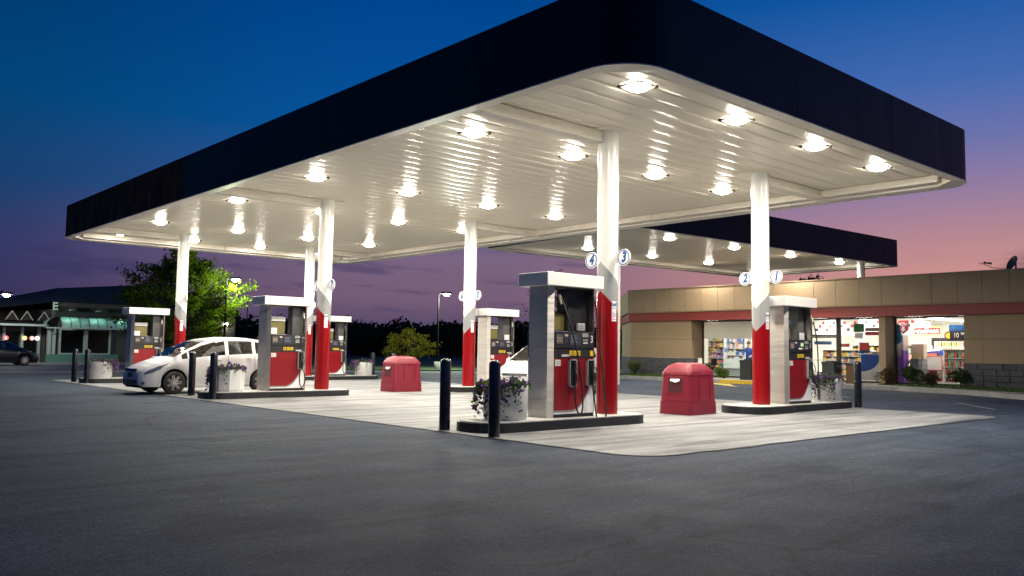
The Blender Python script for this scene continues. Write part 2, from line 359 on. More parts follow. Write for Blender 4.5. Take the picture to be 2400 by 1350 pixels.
# ================================================================ CANOPIES
def build_canopy(root, W, D, zf, zt, zs, pitch=.405, seams=(), r=.72, detail=True, refl_y=None):
    """local: x 0..W, y 0..D, z absolute heights above ground"""
    out = rrect(0, W, 0, D, r, 8); th = .07
    inn = rrect(th, W-th, th, D-th, r-th, 8)
    n = len(out)
    # split the outline into fascia panels
    def strip(i0, i1, pts_o, pts_i):
        mb = MB(); k = len(pts_o)
        vs = [(*p, zf) for p in pts_o]+[(*p, zt) for p in pts_o]+[(*p, zf) for p in pts_i]+[(*p, zt) for p in pts_i]
        sm = k > 2
        for i in range(k-1):
            mb.add(vs, [(i, i+1, k+i+1, k+i)], 0, sm); mb.add(vs, [(2*k+i+1, 2*k+i, 3*k+i, 3*k+i+1)], 0, sm)
            mb.add(vs, [(k+i, k+i+1, 3*k+i+1, 3*k+i), (i+1, i, 2*k+i, 2*k+i+1)], 0)
        mb.add(vs, [(0, k, 3*k, 2*k), (k-1, 3*k-1, 4*k-1, 2*k-1)], 0)
        return mb
    g = .006
    sides = [((W, r), (W, D-r), 1), ((W-r, D), (r, D), 0), ((0, D-r), (0, r), 1), ((r, 0), (W-r, 0), 0)]
    nrm = [(-1, 0), (0, -1), (1, 0), (0, 1)]
    for si, (a, b, ax) in enumerate(sides):
        a = Vector(a); b = Vector(b); L = (b-a).length; m = max(1, round(L/3.4)); nv = Vector(nrm[si])*th; t = (b-a).normalized()*g
        for k in range(m):
            p = a.lerp(b, k/m)+t; q = a.lerp(b, (k+1)/m)-t
            mm = FASC
            if refl_y and si == 2 and (a.lerp(b, (k+.5)/m)).y > refl_y: mm = FASC_REFL
            strip(0, 0, [tuple(p), tuple(q)], [tuple(p+nv), tuple(q+nv)]).obj('fascia_panel', mm, root)
    for c in range(4):
        po = out[c*9:c*9+9]; pi = inn[c*9:c*9+9]
        strip(0, 0, po, pi).obj('fascia_corner', FASC_REFL if (refl_y and c == 1) else FASC, root)
    # white bottom lip: straight lengths and rounded corners cut straight on the inside
    lw = .27
    def lip(po, pi):
        mb = MB(); k = len(po); zi = zs-.05
        vs = [(*p, zf-.012) for p in po]+[(*p, zf+.02) for p in pi]+[(*p, zf-.03) for p in po]+[(*p, zf+.0) for p in pi]+[(*p, zs) for p in pi]
        for i in range(k-1):
            mb.add(vs, [(2*k+i+1, 2*k+i, 3*k+i, 3*k+i+1), (3*k+i+1, 3*k+i, 4*k+i, 4*k+i+1), (i, i+1, 2*k+i+1, 2*k+i)], 0, False)
            mb.add(vs, [(i+1, i, k+i, k+i+1)], 0)
        mb.add(vs, [(0, 2*k, 3*k, k), (k-1, 2*k-1, 4*k-1, 3*k-1)], 0)
        return mb
    for si, (a, b, ax) in enumerate(sides):
        a = Vector(a); b = Vector(b); m = max(1, round((b-a).length/3.4)); t = (b-a).normalized()*g; nv = Vector(nrm[si])
        for k in range(m):
            p = a.lerp(b, k/m)+t; q = a.lerp(b, (k+1)/m)-t
            lip([tuple(p-nv*.012), tuple(q-nv*.012)], [tuple(p+nv*lw), tuple(q+nv*lw)]).obj('edge_trim', TRIM, root)
    outc = rrect(-.012, W+.012, -.012, D+.012, r+.012, 8)
    ends = [((W-lw, D-r), (W-r, D-lw)), ((r, D-lw), (lw, D-r)), ((lw, r), (r, lw)), ((W-r, lw), (W-lw, r))]
    order = [0, 1, 2, 3]
    for c in range(4):
        po = outc[c*9:c*9+9]; e0 = Vector(ends[c][0]); e1 = Vector(ends[c][1])
        pi = [tuple(e0.lerp(e1, k/8)) for k in range(9)]
        lip(po, pi).obj('edge_trim_corner', TRIM, root)
    # ceiling pans running along x, each slightly bowed
    y = lw; npan = int((D-2*lw)/pitch); pw = (D-2*lw)/npan
    prof = [(0, .016), (.006, .015), (.008, .0), (pw*.25, -.0012), (pw*.5, -.0017), (pw*.75, -.0012), (pw-.008, .0), (pw-.006, .015), (pw, .016)]
    x0, x1 = lw+.02, W-lw-.02; k = len(prof)
    mb = MB(); vs = [(x0, py, pz) for py, pz in prof]+[(x1, py, pz) for py, pz in prof]
    mb.add(vs, [(i+1, i, k+i, k+i+1) for i in range(k-1)], 0, True)
    mb.box(x0, x1, .0, pw, .0165, .03)
    me = mb.mesh('ceiling_panel', CEIL)
    rr = random.Random(5)
    for i in range(npan): inst('ceiling_panel', me, root, (0, y+i*pw, zs+rr.uniform(-.0008, .0008)), (rr.uniform(-.0012, .0012), 0, 0))
    MB().prism(rrect(.1, W-.1, .1, D-.1, max(.2, r-.1)), zs+.06, zs+.12).obj('roof_deck', DARKM, root)
    return root

CX0, CX1, CY0, CY1 = 8.11, 19.764, 6.873, 33.121
ZF, ZT, ZS = 5.03, 6.121, 5.25
COLS = [('B', 11.468, 10.194, 0, '3', '4'), ('A', 16.498, 10.194, PI, '1', '2'), ('C', 11.468, 20.299, 0, '7', '8'), ('D', 16.498, 20.299, PI, '5', '6'), ('F', 11.468, 30.395, 0, '11', '12'), ('E', 16.498, 30.395, PI, '9', '10')]
def column(parent, x, y, z0, z1, rz, m, r=.19):
    pr = [(r, z0)]+[(r, z0+(z1-z0)*k/6) for k in range(1, 7)]
    return MB().lathe(pr, 36, 0).obj('column', m, parent, (x, y, 0), rz)
def main_canopy():
    root = thing('fuel_canopy', 'big navy fuel canopy with white lit ceiling over the pumps in front', 'canopy', (CX0, CY0, 0))
    build_canopy(root, CX1-CX0, CY1-CY0, ZF, ZT, ZS, refl_y=16.5)
    W = CX1-CX0; D = CY1-CY0
    # box gutter along the two far edges
    for a, b in ((.6, 8.5), (8.53, 17), (17.03, D-.6)):
        MB().box(W-.56, W-.36, a, b, ZS-.17, ZS-.012, b=.006).obj('gutter', TRIM, root)
    for a, b in ((.6, 5.8), (5.83, W-.6)):
        MB().box(a, b, D-.56, D-.36, ZS-.17, ZS-.012, b=.006).obj('gutter', TRIM, root)
    for yy in (3.2, 10.9, 20.3): MB().box(W-.36, W-.27, yy, yy+.18, ZS-.16, ZS-.02).obj('gutter_bracket', TRIM, root)
    for yy in (4.2, 9.3, 15.5, 19.5): MB().box(.275, .42, yy, yy+.2, ZS-.12, ZS-.01).obj('gutter_bracket', TRIM, root)
    MB().box(6.8, 7.1, .275, .42, ZS-.1, ZS-.008).obj('gutter_bracket', TRIM, root)
    for k, x, y, rz, n1, n2 in COLS:
        lx, ly = x-CX0, y-CY0
        c = column(root, lx, ly, .165, ZS-.01, rz, COLM)
        c['label'] = f'white column with grey and red sash painted below, carrying number discs {n1} and {n2}'
        # collar plate and boxed beam to the nearer long edge
        MB().box(lx-.42, lx+.42, ly-.36, ly+.36, ZS-.012, ZS-.007).obj('collar_plate', CEIL, root)
        if rz == 0: MB().box(.3, lx-.165, ly-.02, ly+.24, ZS-.21, ZS-.0125, b=.008).obj('beam', TRIM, root)
        else: MB().box(lx+.165, W-.3, ly-.02, ly+.24, ZS-.21, ZS-.0125, b=.008).obj('beam', TRIM, root)
        # number discs on brackets, standing in the plane across the column
        for num, sy in ((n1, -1), (n2, 1)):
            mb = MB()
            M0 = face_M((0, sy*.385, 2.93), (-1, 0, 0))
            mb.lathe([(.150, -.012), (.150, .012)], 32, 0, M0, sm=False)
            for s_ in (1, -1):
                Mf = face_M((-.0125*s_, sy*.385, 2.93), (-s_, 0, 0))
                ring = [(r_*math.cos(2*PI*q/32), r_*math.sin(2*PI*q/32), .0012) for r_ in (.118, .135) for q in range(32)]
                mb.add(ring, [(q, 32+q, 32+(q+1) % 32, (q+1) % 32) for q in range(32)], 1, False, Mf)
                text(mb, num, .25 if len(num) == 1 else .185, Mf, 1, shear=.22, ext=.0014, sx=.80, bold=.05)
            mb.box(-.008, .008, min(sy*.15, sy*.25), max(sy*.15, sy*.25), 2.84, 3.02, 0)
            d = mb.obj('number_sign', [SIGNW, BLUEINK], c, rz=-rz)
            d['label'] = f'round white disc with blue ring and blue number {num}'
        # curved notice card stuck on the column
        mb = MB(); rr = .1925; a0, a1 = -PI/2-.42, -PI/2+.12; vs = []
        for q in range(7):
            a = a0+(a1-a0)*q/6; vs += [(rr*math.cos(a), rr*math.sin(a), 1.80), (rr*math.cos(a), rr*math.sin(a), 2.16)]
        mb.add(vs, [(2*q, 2*q+2, 2*q+3, 2*q+1) for q in range(6)], 0, True)
        def onc(u, z, dr=.0012):
            a = a0+(a1-a0)*u; return ((rr+dr)*math.cos(a), (rr+dr)*math.sin(a), z)
        rs = random.Random(ord(k))
        for row in range(9):
            z = 2.03-row*.025; u = .1
            if row in (2,): continue
            while u < .8:
                l = rs.uniform(.08, .2); mb.add([onc(u, z), onc(u+l, z), onc(u+l, z+.011), onc(u, z+.011)], [(0, 1, 2, 3)], 1 if row < 6 else 2); u += l+.04
                if rs.random() < .15: break
        am = (a0+a1)/2-.05
        Mt = face_M(((rr+.004)*math.cos(am), (rr+.004)*math.sin(am), 2.10), (math.cos(am), math.sin(am), 0))
        text(mb, 'Self', .075, Mt, 1, bold=.02)
        mb.obj('notice_card', [SIGNW, BLUEINK, REDINK], c, rz=-rz)
    return root
main_canopy()

def lens_mesh():
    # square drop lens: rounded-square sections shrinking downwards
    mb = MB(); n = 24; vs = []
    prof = [(.165, 0), (.168, -.015), (.158, -.036), (.125, -.060), (.075, -.076), (.02, -.081)]
    for r, z in prof:
        for k in range(n):
            a = 2*PI*k/n; c, s_ = math.cos(a), math.sin(a); e = 4.5 if r > .2 else 3
            q = (abs(c)**e+abs(s_)**e)**(-1/e); vs.append((r*q*c, r*q*s_, z))
    mb.add(vs, [(i*n+(k+1) % n, i*n+k, (i+1)*n+k, (i+1)*n+(k+1) % n) for i in range(len(prof)-1) for k in range(n)], 0, True)
    mb.add(vs, [tuple(range(len(vs)-n, len(vs)))[::-1]], 0, True)
    return mb.mesh('lens', LENSM)
def frame_mesh():
    mb = MB(); n = 32; vs = []
    pts = []
    for k in range(n):
        a = 2*PI*k/n+PI/4*0; c, s_ = math.cos(a), math.sin(a); q = (abs(c)**5+abs(s_)**5)**(-.2); pts.append((.205*q*c, .205*q*s_))
    for k in range(n):
        p = pts[k]; p2 = pts[(k+1) % n]; i1 = (p[0]*.93, p[1]*.93); i2 = (p2[0]*.93, p2[1]*.93)
        v = [(*p, 0), (*p2, 0), (*p2, -.028), (*p, -.028), (*i1, 0), (*i2, 0), (*i2, -.028), (*i1, -.028)]
        mb.add(v, [(0, 3, 2, 1), (4, 5, 6, 7), (3, 7, 6, 2)], 0, False)
    mb.box(.155, .22, -.22, -.155, -.034, 0); mb.box(-.22, -.155, .155, .22, -.034, 0)
    return mb.mesh('lamp_frame', BRONZE)
LENS_ME, FRAME_ME = lens_mesh(), frame_mesh()
LAMPD = bpy.data.lights.new('lamp_light', 'AREA'); LAMPD.shape = 'DISK'; LAMPD.size = .34; LAMPD.energy = LAMPW; LAMPD.color = (1, .91, .77)
def ceiling_light(x, y, z, label, group):
    t = thing('ceiling_light', label, 'ceiling light', (x, y, z), 0, group)
    inst('lamp_frame', FRAME_ME, t); inst('lens', LENS_ME, t, (0, 0, -.004))
    o = bpy.data.objects.new('lamp_light', LAMPD); COL.objects.link(o); o.parent = t; o.location = (0, 0, -.089)
ROWN = ['row nearest the camera', 'second row from the camera', 'third row from the camera', 'fourth row from the camera', 'fifth row from the camera', 'farthest row']
COLN = ['leftmost of four', 'second from the left', 'third from the left', 'rightmost of four']
for j, y in enumerate((8.039, 11.886, 17.679, 22.019, 27.776, 31.649)):
    for i, x in enumerate((9.695, 12.303, 14.954, 17.565)):
        ceiling_light(x, y, ZS-.012, f'square canopy lamp, {COLN[i]} in the {ROWN[j]}', 'lights under the big canopy')

def second_canopy():
    a = -.0524; W, D = 17.2, 8.3
    root = thing('fuel_canopy', 'smaller navy canopy with lit white ceiling behind, beside the store roof', 'canopy', (38.4-W*math.cos(a), 16.6-W*math.sin(a), 0), a)
    build_canopy(root, W, D, 5.3, 6.45, 5.5, r=.4)
    MB().box(.6, W-.6, D-.56, D-.36, 5.34, 5.488, b=.006).obj('gutter', TRIM, root)
    MB().box(W-.56, W-.36, .6, D-.6, 5.34, 5.488, b=.006).obj('gutter', TRIM, root)
    for x, y in ((W-1.25, 1.2), (W-1.25, D-1.2), (4.0, 4.9)):
        column(root, x, y, 0, 5.49, 0, WHITE, .16)
    M = Matrix.Rotation(a, 4, 'Z'); M.translation = root.location
    near = ['leftmost lamp of', 'second lamp from the left in', 'third lamp from the left in', 'rightmost lamp of']
    for row, (yy, nm) in enumerate(((2.0, 'near row'), (6.3, 'far row'))):
        for i in range(4):
            p = M @ Vector((W-13.4+i*3.9-(.0 if row == 0 else 0), yy, 5.488))
            ceiling_light(p.x, p.y, p.z, f'rear canopy ceiling light, {near[i]} the {nm}', 'lights under the rear canopy')
second_canopy()

# ================================================================ ISLANDS, BOLLARDS, PLANTERS, BINS
def island(label, x0, x1, yc, w=.5, pad=None):
    t = thing('pump_island', label, 'pump island', ((x0+x1)/2, yc, 0), 0, 'pump islands under the canopy')
    hx = (x1-x0)/2
    poly = rrect(-hx, hx, -w, w, .42, 7)
    if pad:   # wider rounded end under the column
        s_ = pad; poly = rrect(-hx+.9 if s_ < 0 else -hx, hx if s_ < 0 else hx-.9, -w, w, .15, 3)
    polys = [poly]
    if pad: polys.append(rrect(-hx, -hx+1.75, -w-.12, w+.12, .5, 7))
    for pl in polys:
        dz = .004 if pl is not poly else 0
        MB().prism(pl, 0, .150+dz, 0).obj('kerb_edge', CONC_K, t)
        c = Vector((sum(p[0] for p in pl)/len(pl), sum(p[1] for p in pl)/len(pl)))
        inner = [tuple(c+(Vector(p)-c)*(1-.045/max(.4, (Vector(p)-c).length))) for p in pl]
        MB().prism(inner, .148, .165+dz, 0).obj('concrete_top', ISLTOP, t)
    return t
island('nearest dark-kerbed island carrying pump 3 and the front planter', 8.25, 12.15, 10.194)
island('dark-kerbed island carrying pump 1, with a wide rounded end', 15.5, 19.8, 10.194, .46, pad=-1)
island('dark-kerbed island carrying pump 7 in front of the white car', 8.2, 12.2, 20.299)
island('dark-kerbed island carrying pump 5 in the middle row', 15.7, 19.7, 20.299)
island('far left dark-kerbed island carrying pump 11 behind the white car', 8.25, 12.1, 30.395)
island('farthest dark-kerbed island carrying pump 9 beside the last planter', 15.7, 19.7, 30.395)

bm = MB(); bm.lathe([(.086, 0), (.086, 1.06), (.080, 1.085), (.062, 1.105), (.03, 1.118), (.004, 1.12)], 24)
BOLL_ME = bm.mesh('bollard', BOLL)
BASE_ME = MB().lathe([(.12, 0), (.115, .012), (.09, .014)], 20).mesh('base_ring', mat('mortar', (.22, .22, .21), .9, var=.3))
for x, y, lb in ((8.17, 10.62, 'black steel bollard left of the nearest planter, farther of the front pair'), (8.09, 9.35, 'black steel bollard in front of the nearest planter, closest to the camera'),
                 (8.50, 21.60, 'black bollard standing against the white car, left of the middle planter'), (8.27, 19.72, 'black bollard just in front of the middle planter by pump 7'),
                 (8.30, 31.25, 'left bollard of the far pair beside the distant left planter'), (8.36, 30.05, 'right bollard of the far pair, touching the distant left planter'),
                 (20.02, 9.74, 'black bollard at the right, standing before the store doors'),
                 (20.0, 31.1, 'far bollard beyond the red bin, left of two beside the small planter'), (20.25, 29.9, 'far bollard beyond the red bin, right of two, nearest the bin')):
    o = inst('bollard', BOLL_ME, None, (x, y, .0)); tag(o, lb, 'bollard', 'bollards guarding the pump islands')
    inst('base_ring', BASE_ME, o)

# ---- foliage helpers
def leaf_mat(name, c, var=.35, trans=.3):
    if name in MATS: return MATS[name]
    m = bpy.data.materials.new(name); m.use_nodes = True; MATS[name] = m
    N = m.node_tree.nodes; L = m.node_tree.links; N.clear()
    o = N.new('ShaderNodeOutputMaterial'); d = N.new('ShaderNodeBsdfDiffuse'); t = N.new('ShaderNodeBsdfTranslucent'); mx = N.new('ShaderNodeMixShader'); mx.inputs[0].default_value = trans
    tc = N.new('ShaderNodeTexCoord'); nz = N.new('ShaderNodeTexNoise'); nz.inputs['Scale'].default_value = 2.2; nz.inputs['Detail'].default_value = 5; L.new(tc.outputs['Object'], nz.inputs[0])
    cr = N.new('ShaderNodeValToRGB'); e = cr.color_ramp.elements; e[0].position = .3; e[0].color = (*[x*(1-var) for x in c], 1); e[1].position = .7; e[1].color = (*[x*(1+var) for x in c], 1)
    L.new(nz.outputs[0], cr.inputs[0]); L.new(cr.outputs[0], d.inputs[0]); L.new(cr.outputs[0], t.inputs[0])
    L.new(d.outputs[0], mx.inputs[1]); L.new(t.outputs[0], mx.inputs[2]); L.new(mx.outputs[0], o.inputs[0])
    return m
def leaf(mb, p, size, r, mi=0, d=None, asp=.55):
    d = d or Vector((r.gauss(0, 1), r.gauss(0, 1), r.gauss(0, 1)*.8)).normalized()
    s_ = d.cross(Vector((r.gauss(0, 1), r.gauss(0, 1), r.gauss(0, 1)))).normalized(); nrm = d.cross(s_)
    p = Vector(p); a = p+d*size; m = p+d*size*.5
    mb.add([p, m+s_*size*asp*.5+nrm*size*.08, a, m-s_*size*asp*.5+nrm*size*.08], [(0, 1, 2), (0, 2, 3)], mi)

def flower(mb, p, size, r, mi):
    n = Vector((r.gauss(0, 1)-.5, r.gauss(0, 1)-.8, r.uniform(-.1, 1))).normalized(); M = face_M(p, n, (0.1, 0.2, 1))
    mb.add([(0, 0, -.01)]+[(size*.5*(1 if k % 2 else .72)*math.cos(2*PI*k/10), size*.5*(1 if k % 2 else .72)*math.sin(2*PI*k/10), .004) for k in range(10)], [(0, 1+k, 1+(k+1) % 10) for k in range(10)], mi, False, M)

LEAFG = leaf_mat('petunia_leaf', (.07, .13, .03))
PURPLE = leaf_mat('petunia_flower', (.20, .055, .33), .35)
PINK = leaf_mat('geranium_flower', (.62, .05, .05), .3)
def planter(x, y, label, seed, trail=(-1, -1), dens=1., rz=0., pinks=0, lush=1.):
    r = random.Random(seed)
    t = thing('flower_planter', label, 'planter', (x, y, .167), rz, 'white flower planters on the islands')
    mb = MB(); n = 12 if seed != 22 else 8
    mb.lathe([(.335, 0), (.335, .035), (.352, .045), (.362, .5), (.366, .535), (.335, .535), (.325, .45)], n if n == 8 else 32, 0, Matrix.Rotation(PI/8, 4, 'Z'), sm=(n != 8))
    mb.obj('pot', POTW, t)
    MB().lathe([(.33, .44), (.33, .455)], 20).obj('soil', mat('soil', (.03, .022, .015), .95), t)
    fo = MB(); fl = MB()
    tv = Vector((*trail, 0)).normalized()
    for k in range(int(420*dens)):
        a = r.uniform(0, 2*PI); q = .40*math.sqrt(r.random()); h = .5+r.random()**1.5*.22*lush*(1-.6*q/.4)
        p = Vector((q*math.cos(a), q*math.sin(a), h)); leaf(fo, p, r.uniform(.04, .085), r)
        if r.random() < .17: flower(fl, p+Vector((0, 0, .03)), r.uniform(.045, .075), r, 1 if r.random() < pinks else 0)
    for k in range(int(46*dens)):      # trailing stems down one side
        a = math.atan2(tv.y, tv.x)+r.gauss(0, .55); L = r.uniform(.1, .52)*lush; pts = []
        for q in range(12):
            u = q/11; rad = .34+.10*math.sin(min(1, u*2)*PI/2)+.06*u; z = .56+.07*math.sin(u*PI)-L*u**1.3
            p = Vector((rad*math.cos(a), rad*math.sin(a), z))+Vector((r.gauss(0, .02), r.gauss(0, .02), r.gauss(0, .015)))
            for _ in range(2): leaf(fo, p, r.uniform(.035, .07), r)
            if r.random() < .30: flower(fl, p+Vector((.02*math.cos(a), .02*math.sin(a), 0)), r.uniform(.045, .075), r, 1 if r.random() < pinks else 0)
    tag(fo.obj('foliage', LEAFG, t), kind='stuff'); tag(fl.obj('flowers', [PURPLE, PINK], t), kind='stuff')
planter(9.05, 10.194, 'white planter of trailing purple petunias at the nearest island, beside pump 3', 21, (-1, -.25), .95, pinks=.03, lush=1.0)
planter(8.92, 20.299, 'faceted white planter with petunias in front of the white car door', 22, (-1, .1), 1.0)
planter(8.88, 30.395, 'far left white planter with flowers on both sides, beside pump 11', 23, (1, -.6), 1.0)
planter(19.36, 10.194, 'white planter of purple petunias right of pump 1, before the store', 24, (-1, -.2), .9)
planter(19.1, 30.395, 'small far white planter between pump 9 and the red bin', 25, (-1, .3), .6)
planter(19.3, 20.299, 'white planter at the right end of the pump 5 island', 26, (-1, -.2), .6)

def bin_(x, y, rz, label):
    t = thing('waste_bin', label, 'waste bin', (x, y, 0), rz, 'red forecourt waste stations')
    # body: rounded box tapering up, domed lid
    def sec(hx, hy, z, r=.12): return [(*p, z) for p in rrect(-hx, hx, -hy, hy, r, 5)]
    def loft(secs, mb, mi=0):
        n = len(secs[0]); vs = [p for s_ in secs for p in s_]
        mb.add(vs, [(i*n+k, i*n+(k+1) % n, (i+1)*n+(k+1) % n, (i+1)*n+k) for i in range(len(secs)-1) for k in range(n)], mi, True)
        mb.add(vs, [tuple(range(n))[::-1]], mi); mb.add(vs, [tuple(range(len(vs)-n, len(vs)))], mi, True); return mb
    loft([sec(.51, .39, 0, .09), sec(.515, .395, .03, .09), sec(.505, .385, .27, .09)], MB()).obj('base', BINRED, t)
    loft([sec(.494, .374, .274, .08), sec(.466, .346, .80, .08)], MB()).obj('body', BINRED, t)
    loft([sec(.476, .356, .806, .08), sec(.470, .350, .85, .08), sec(.445, .325, .91, .08), sec(.385, .275, .985, .09), sec(.30, .215, 1.035, .09), sec(.20, .15, 1.055, .08), sec(.19, .14, 1.045, .07)], MB()).obj('lid', BINRED, t)
    # seams running over lid and body
    for xx in (-.16, .24):
        MB().box(xx-.004, xx+.004, -.376, -.368, .28, .80, M=Matrix.Rotation(0, 4, 'X')).obj('seam', mat('bin_seam', (.12, .005, .012), .5), t)
    # hatch with towel dispenser on the left end (-x)
    mb = MB(); M = face_M((-.478, 0, .60), (-1, 0, .07))
    mb.box(-.21, .21, -.19, .19, -.03, .006, 0, M, b=.012)
    mb.obj('hatch_frame', BINRED, t)
    MB().box(-.165, .165, -.15, .15, -.02, .0085, 0, M).obj('hatch_opening', mat('bin_dark', (.06, .006, .01), .6), t)
    mb = MB(); mb.add([(-.11, .13, .012), (.12, .13, .012), (.12, .09, .03), (.03, .05, .045), (-.05, .075, .04), (-.11, .08, .035)], [(0, 5, 4, 3, 2, 1)], 0, False, M)
    mb.obj('paper_towel', mat('paper_towel', (.8, .82, .85), .8), t)
    mb = MB(); M2 = face_M((.04, -.352, .82), (0, -1, .1)); mb.lathe([(.028, 0), (.028, .018), (.02, .022)], 14, 0, M2)
    mb.obj('latch', BINRED, t)
bin_(14.66, 10.78, .06, 'big red plastic waste station with towel hatch, nearer one between pumps 3 and 1')
bin_(14.66, 21.22, .0, 'red plastic waste station standing farther back, left of the middle column')

# ================================================================ DISPENSERS
SCR = mat('lit_screen', (.3, .4, .25), .3, emit=(.55, .75, .38), estr=.7)
def curve_pts(P, n=40):
    P = [Vector(p) for p in P]; P = [P[0]*2-P[1]]+P+[P[-1]*2-P[-2]]; out = []
    for i in range(1, len(P)-2):
        for k in range(n//(len(P)-3)):
            t = k/(n//(len(P)-3)); a, b, c, d = P[i-1:i+3]
            out.append(.5*((2*b)+(c-a)*t+(2*a-5*b+4*c-d)*t*t+(3*b-a-3*c+d)*t**3))
    out.append(P[-2]); return out
def nozzle(parent, x, y0, z0, holder=True):
    """boot with the nozzle hung in it: grey frame, dark recess, gun-shaped nozzle"""
    mb = MB()
    for a in ((-.085, -.068, 0, .46), (.068, .085, 0, .46), (-.085, .085, -.0, .02), (-.085, .085, .44, .46)): mb.box(x+a[0], x+a[1], y0-.05, y0, z0+a[2], z0+a[3])
    h = mb.obj('nozzle_boot', GREY, parent)
    MB().box(x-.068, x+.068, y0-.012, y0-.002, z0+.02, z0+.44).obj('boot_recess', BLACK, h)
    nz = MB()
    nz.tube(curve_pts([(x-.02, y0-.05, z0+.40), (x-.015, y0-.075, z0+.30), (x, y0-.10, z0+.20), (x+.012, y0-.085, z0+.10), (x+.015, y0-.07, z0+.03)], 16), .026, 8)
    nz.box(x-.024, x+.024, y0-.105, y0-.05, z0+.27, z0+.40, b=.008)
    nz.tube(curve_pts([(x+.01, y0-.13, z0+.34), (x+.04, y0-.15, z0+.22), (x+.03, y0-.12, z0+.10)], 12), .009, 6)
    nz.obj('nozzle', BLACK, h)
    return (x+.015, y0-.07, z0+.03)
def dispenser(x, y, num, label, two=False, pump3=False, white_box=0):
    t = thing('fuel_dispenser', label, 'fuel pump', (x, y, .167), 0, 'fuel pumps under the canopy')
    hw = .28
    # plinth and cabinet
    MB().box(-.47, .52, -hw+.02, hw-.02, 0, .06).obj('plinth', BLACK, t)
    MB().box(-.455, .505, -hw+.012, hw-.012, .06, 1.42).obj('cabinet', DARKM, t)
    # stainless end pillars with chamfered corners, full height
    L = [(-.45, -hw), (-.545, -.22), (-.545, .22), (-.45, hw)]
    MB().prism(L[::-1], 0, 2.165).obj('end_pillar', STEEL, t)
    Rr = [(.505, -hw), (.505, hw), (.565, .24), (.565, -.24)]
    MB().prism(Rr[::-1] if False else [(.505, -hw), (.565, -.24), (.565, .24), (.505, hw)], 0, 2.165).obj('end_pillar', STEEL, t)
    # white hat
    MB().box(-.68, .68, -.355, .355, 2.165, 2.385, 0, b=.012).obj('hat', mat('hat_white', (.82, .82, .80), .35, var=.04), t)
    MB().box(-.50, .50, -.26, .26, 2.145, 2.163).obj('hat_soffit', mat('soffit_dark', (.06, .06, .06), .6), t)
    # hose cabinet standing in the open bay
    wide = (.02, .47) if two else (.21, .47)
    MB().box(wide[0], wide[1], -.13, .13, 1.42, 2.14, 0).obj('hose_cabinet', BLACK if two else GREY if False else mat('hose_cabinet_grey', (.10, .10, .10) if not two else (.03, .03, .03), .45, var=.2), t)
    for s_ in (-1, 1):
        R_ = Matrix.Rotation(0 if s_ < 0 else PI, 4, 'Z'); yy = -hw
        # red skirt: white board, grey swoosh and red field lying one on the other
        MB().box(-.445, .50, yy-.002, yy+.012, .06, .975, M=R_).obj('white_board', SIGNW, t)
        arc = lambda x_, d=0: .085+d+.60*max(0, (x_+.05)/.55)**2.3
        xs = [-.445+.945*k/22 for k in range(23)]
        for nm, dd, m_, pr in (('grey_swoosh', 0.0, GREY, .004), ('red_panel', .035, RED, .007)):
            mb = MB(); lo = [(q, yy-pr, min(.97, arc(q, dd*(1+max(0, q)*1.5)))) for q in xs]; hi = [(q, yy-pr, .975) for q in xs]
            k = len(xs); mb.add(lo+hi, [(i, i+1, k+i+1, k+i) for i in range(k-1)], 0, False, R_)
            mb.add([(q, y_+pr-.001, z_) for q, y_, z_ in lo]+lo, [(i, i+1, k+i+1, k+i) for i in range(k-1)], 0, False, R_)
            o = mb.obj(nm, m_, t)
        # black bands
        MB().box(-.445, .50, yy-.012, yy+.02, .980, 1.135, 0, R_, b=.004).obj('lower_band', BLACK, t)
        kb = MB(); kb.box(-.447, .502, yy-.022, yy+.02, 1.142, 1.42, 0, R_, b=.006); kp = kb.obj('control_panel', BLACK, t)
        if s_ > 0: continue
        F = lambda px, pz, d=.0225: face_M((px, yy-d, pz), (0, -1, 0))
        m = MB()
        m.box(-.075, .075, -.08, .08, 0, .006, 0, F(-.345, 1.29)); m.obj('keypad', mat('keypad', (.10, .10, .11), .5), kp)
        m = MB()
        for r_ in range(4):
            for c_ in range(5): m.box(-.06+c_*.025, -.042+c_*.025, -.055+r_*.022, -.041+r_*.022, .006, .010, (r_*5+c_) % 3, F(-.345, 1.30))
        m.obj('keys', [mat('key_grey', (.5, .5, .48), .5), mat('key_tan', (.55, .42, .22), .5), mat('key_red', (.45, .12, .06), .5)], kp)
        m = MB(); m.box(-.04, .04, -.05, .05, 0, .004, 0, F(-.185, 1.28)); m.obj('card_reader', INK, kp)
        m = MB(); m.box(-.035, .035, -.018, .018, 0, .006, 0, F(-.185, 1.355)); m.obj('card_label', mat('label_pink', (.75, .55, .5), .5), kp)
        m = MB(); m.box(-.135, .135, -.10, .10, 0, .005, 0, F(.03, 1.285)); m.obj('display', INK, kp)
        m = MB()
        if pump3 or num == '1':
            m.box(-.02, .10, -.01, .07, .005, .008, 0, F(.03, 1.285))
            for q in range(3): m.box(-.10+q*.065, -.05+q*.065, -.075, -.045, .005, .008, 1 if q < 2 else 2, F(.03, 1.285))
        else:
            for q in range(4): m.box(-.11, .02+.03*(q % 2), .06-q*.035, .067-q*.035, .005, .0065, 3, F(.03, 1.285))
        m.obj('screen', [SCR, mat('lit_white', (.8, .8, .6), .4, emit=(.9, .9, .6), estr=.5), YEL, GREY], kp)
        m = MB(); m.box(-.07, .07, -.03, .03, 0, .004, 0, F(.275, 1.365)); lines_of_print(m, F(.275, 1.365, .0275), .12, .05, 3, 1, 4)
        m.box(-.055, .055, -.012, .012, 0, .004, 0, F(.275, 1.28)); m.box(-.055, .055, -.012, .012, 0, .004, 0, F(.275, 1.235))
        lines_of_print(m, F(.275, 1.28, .0275), .10, .02, 1, 1, 6)
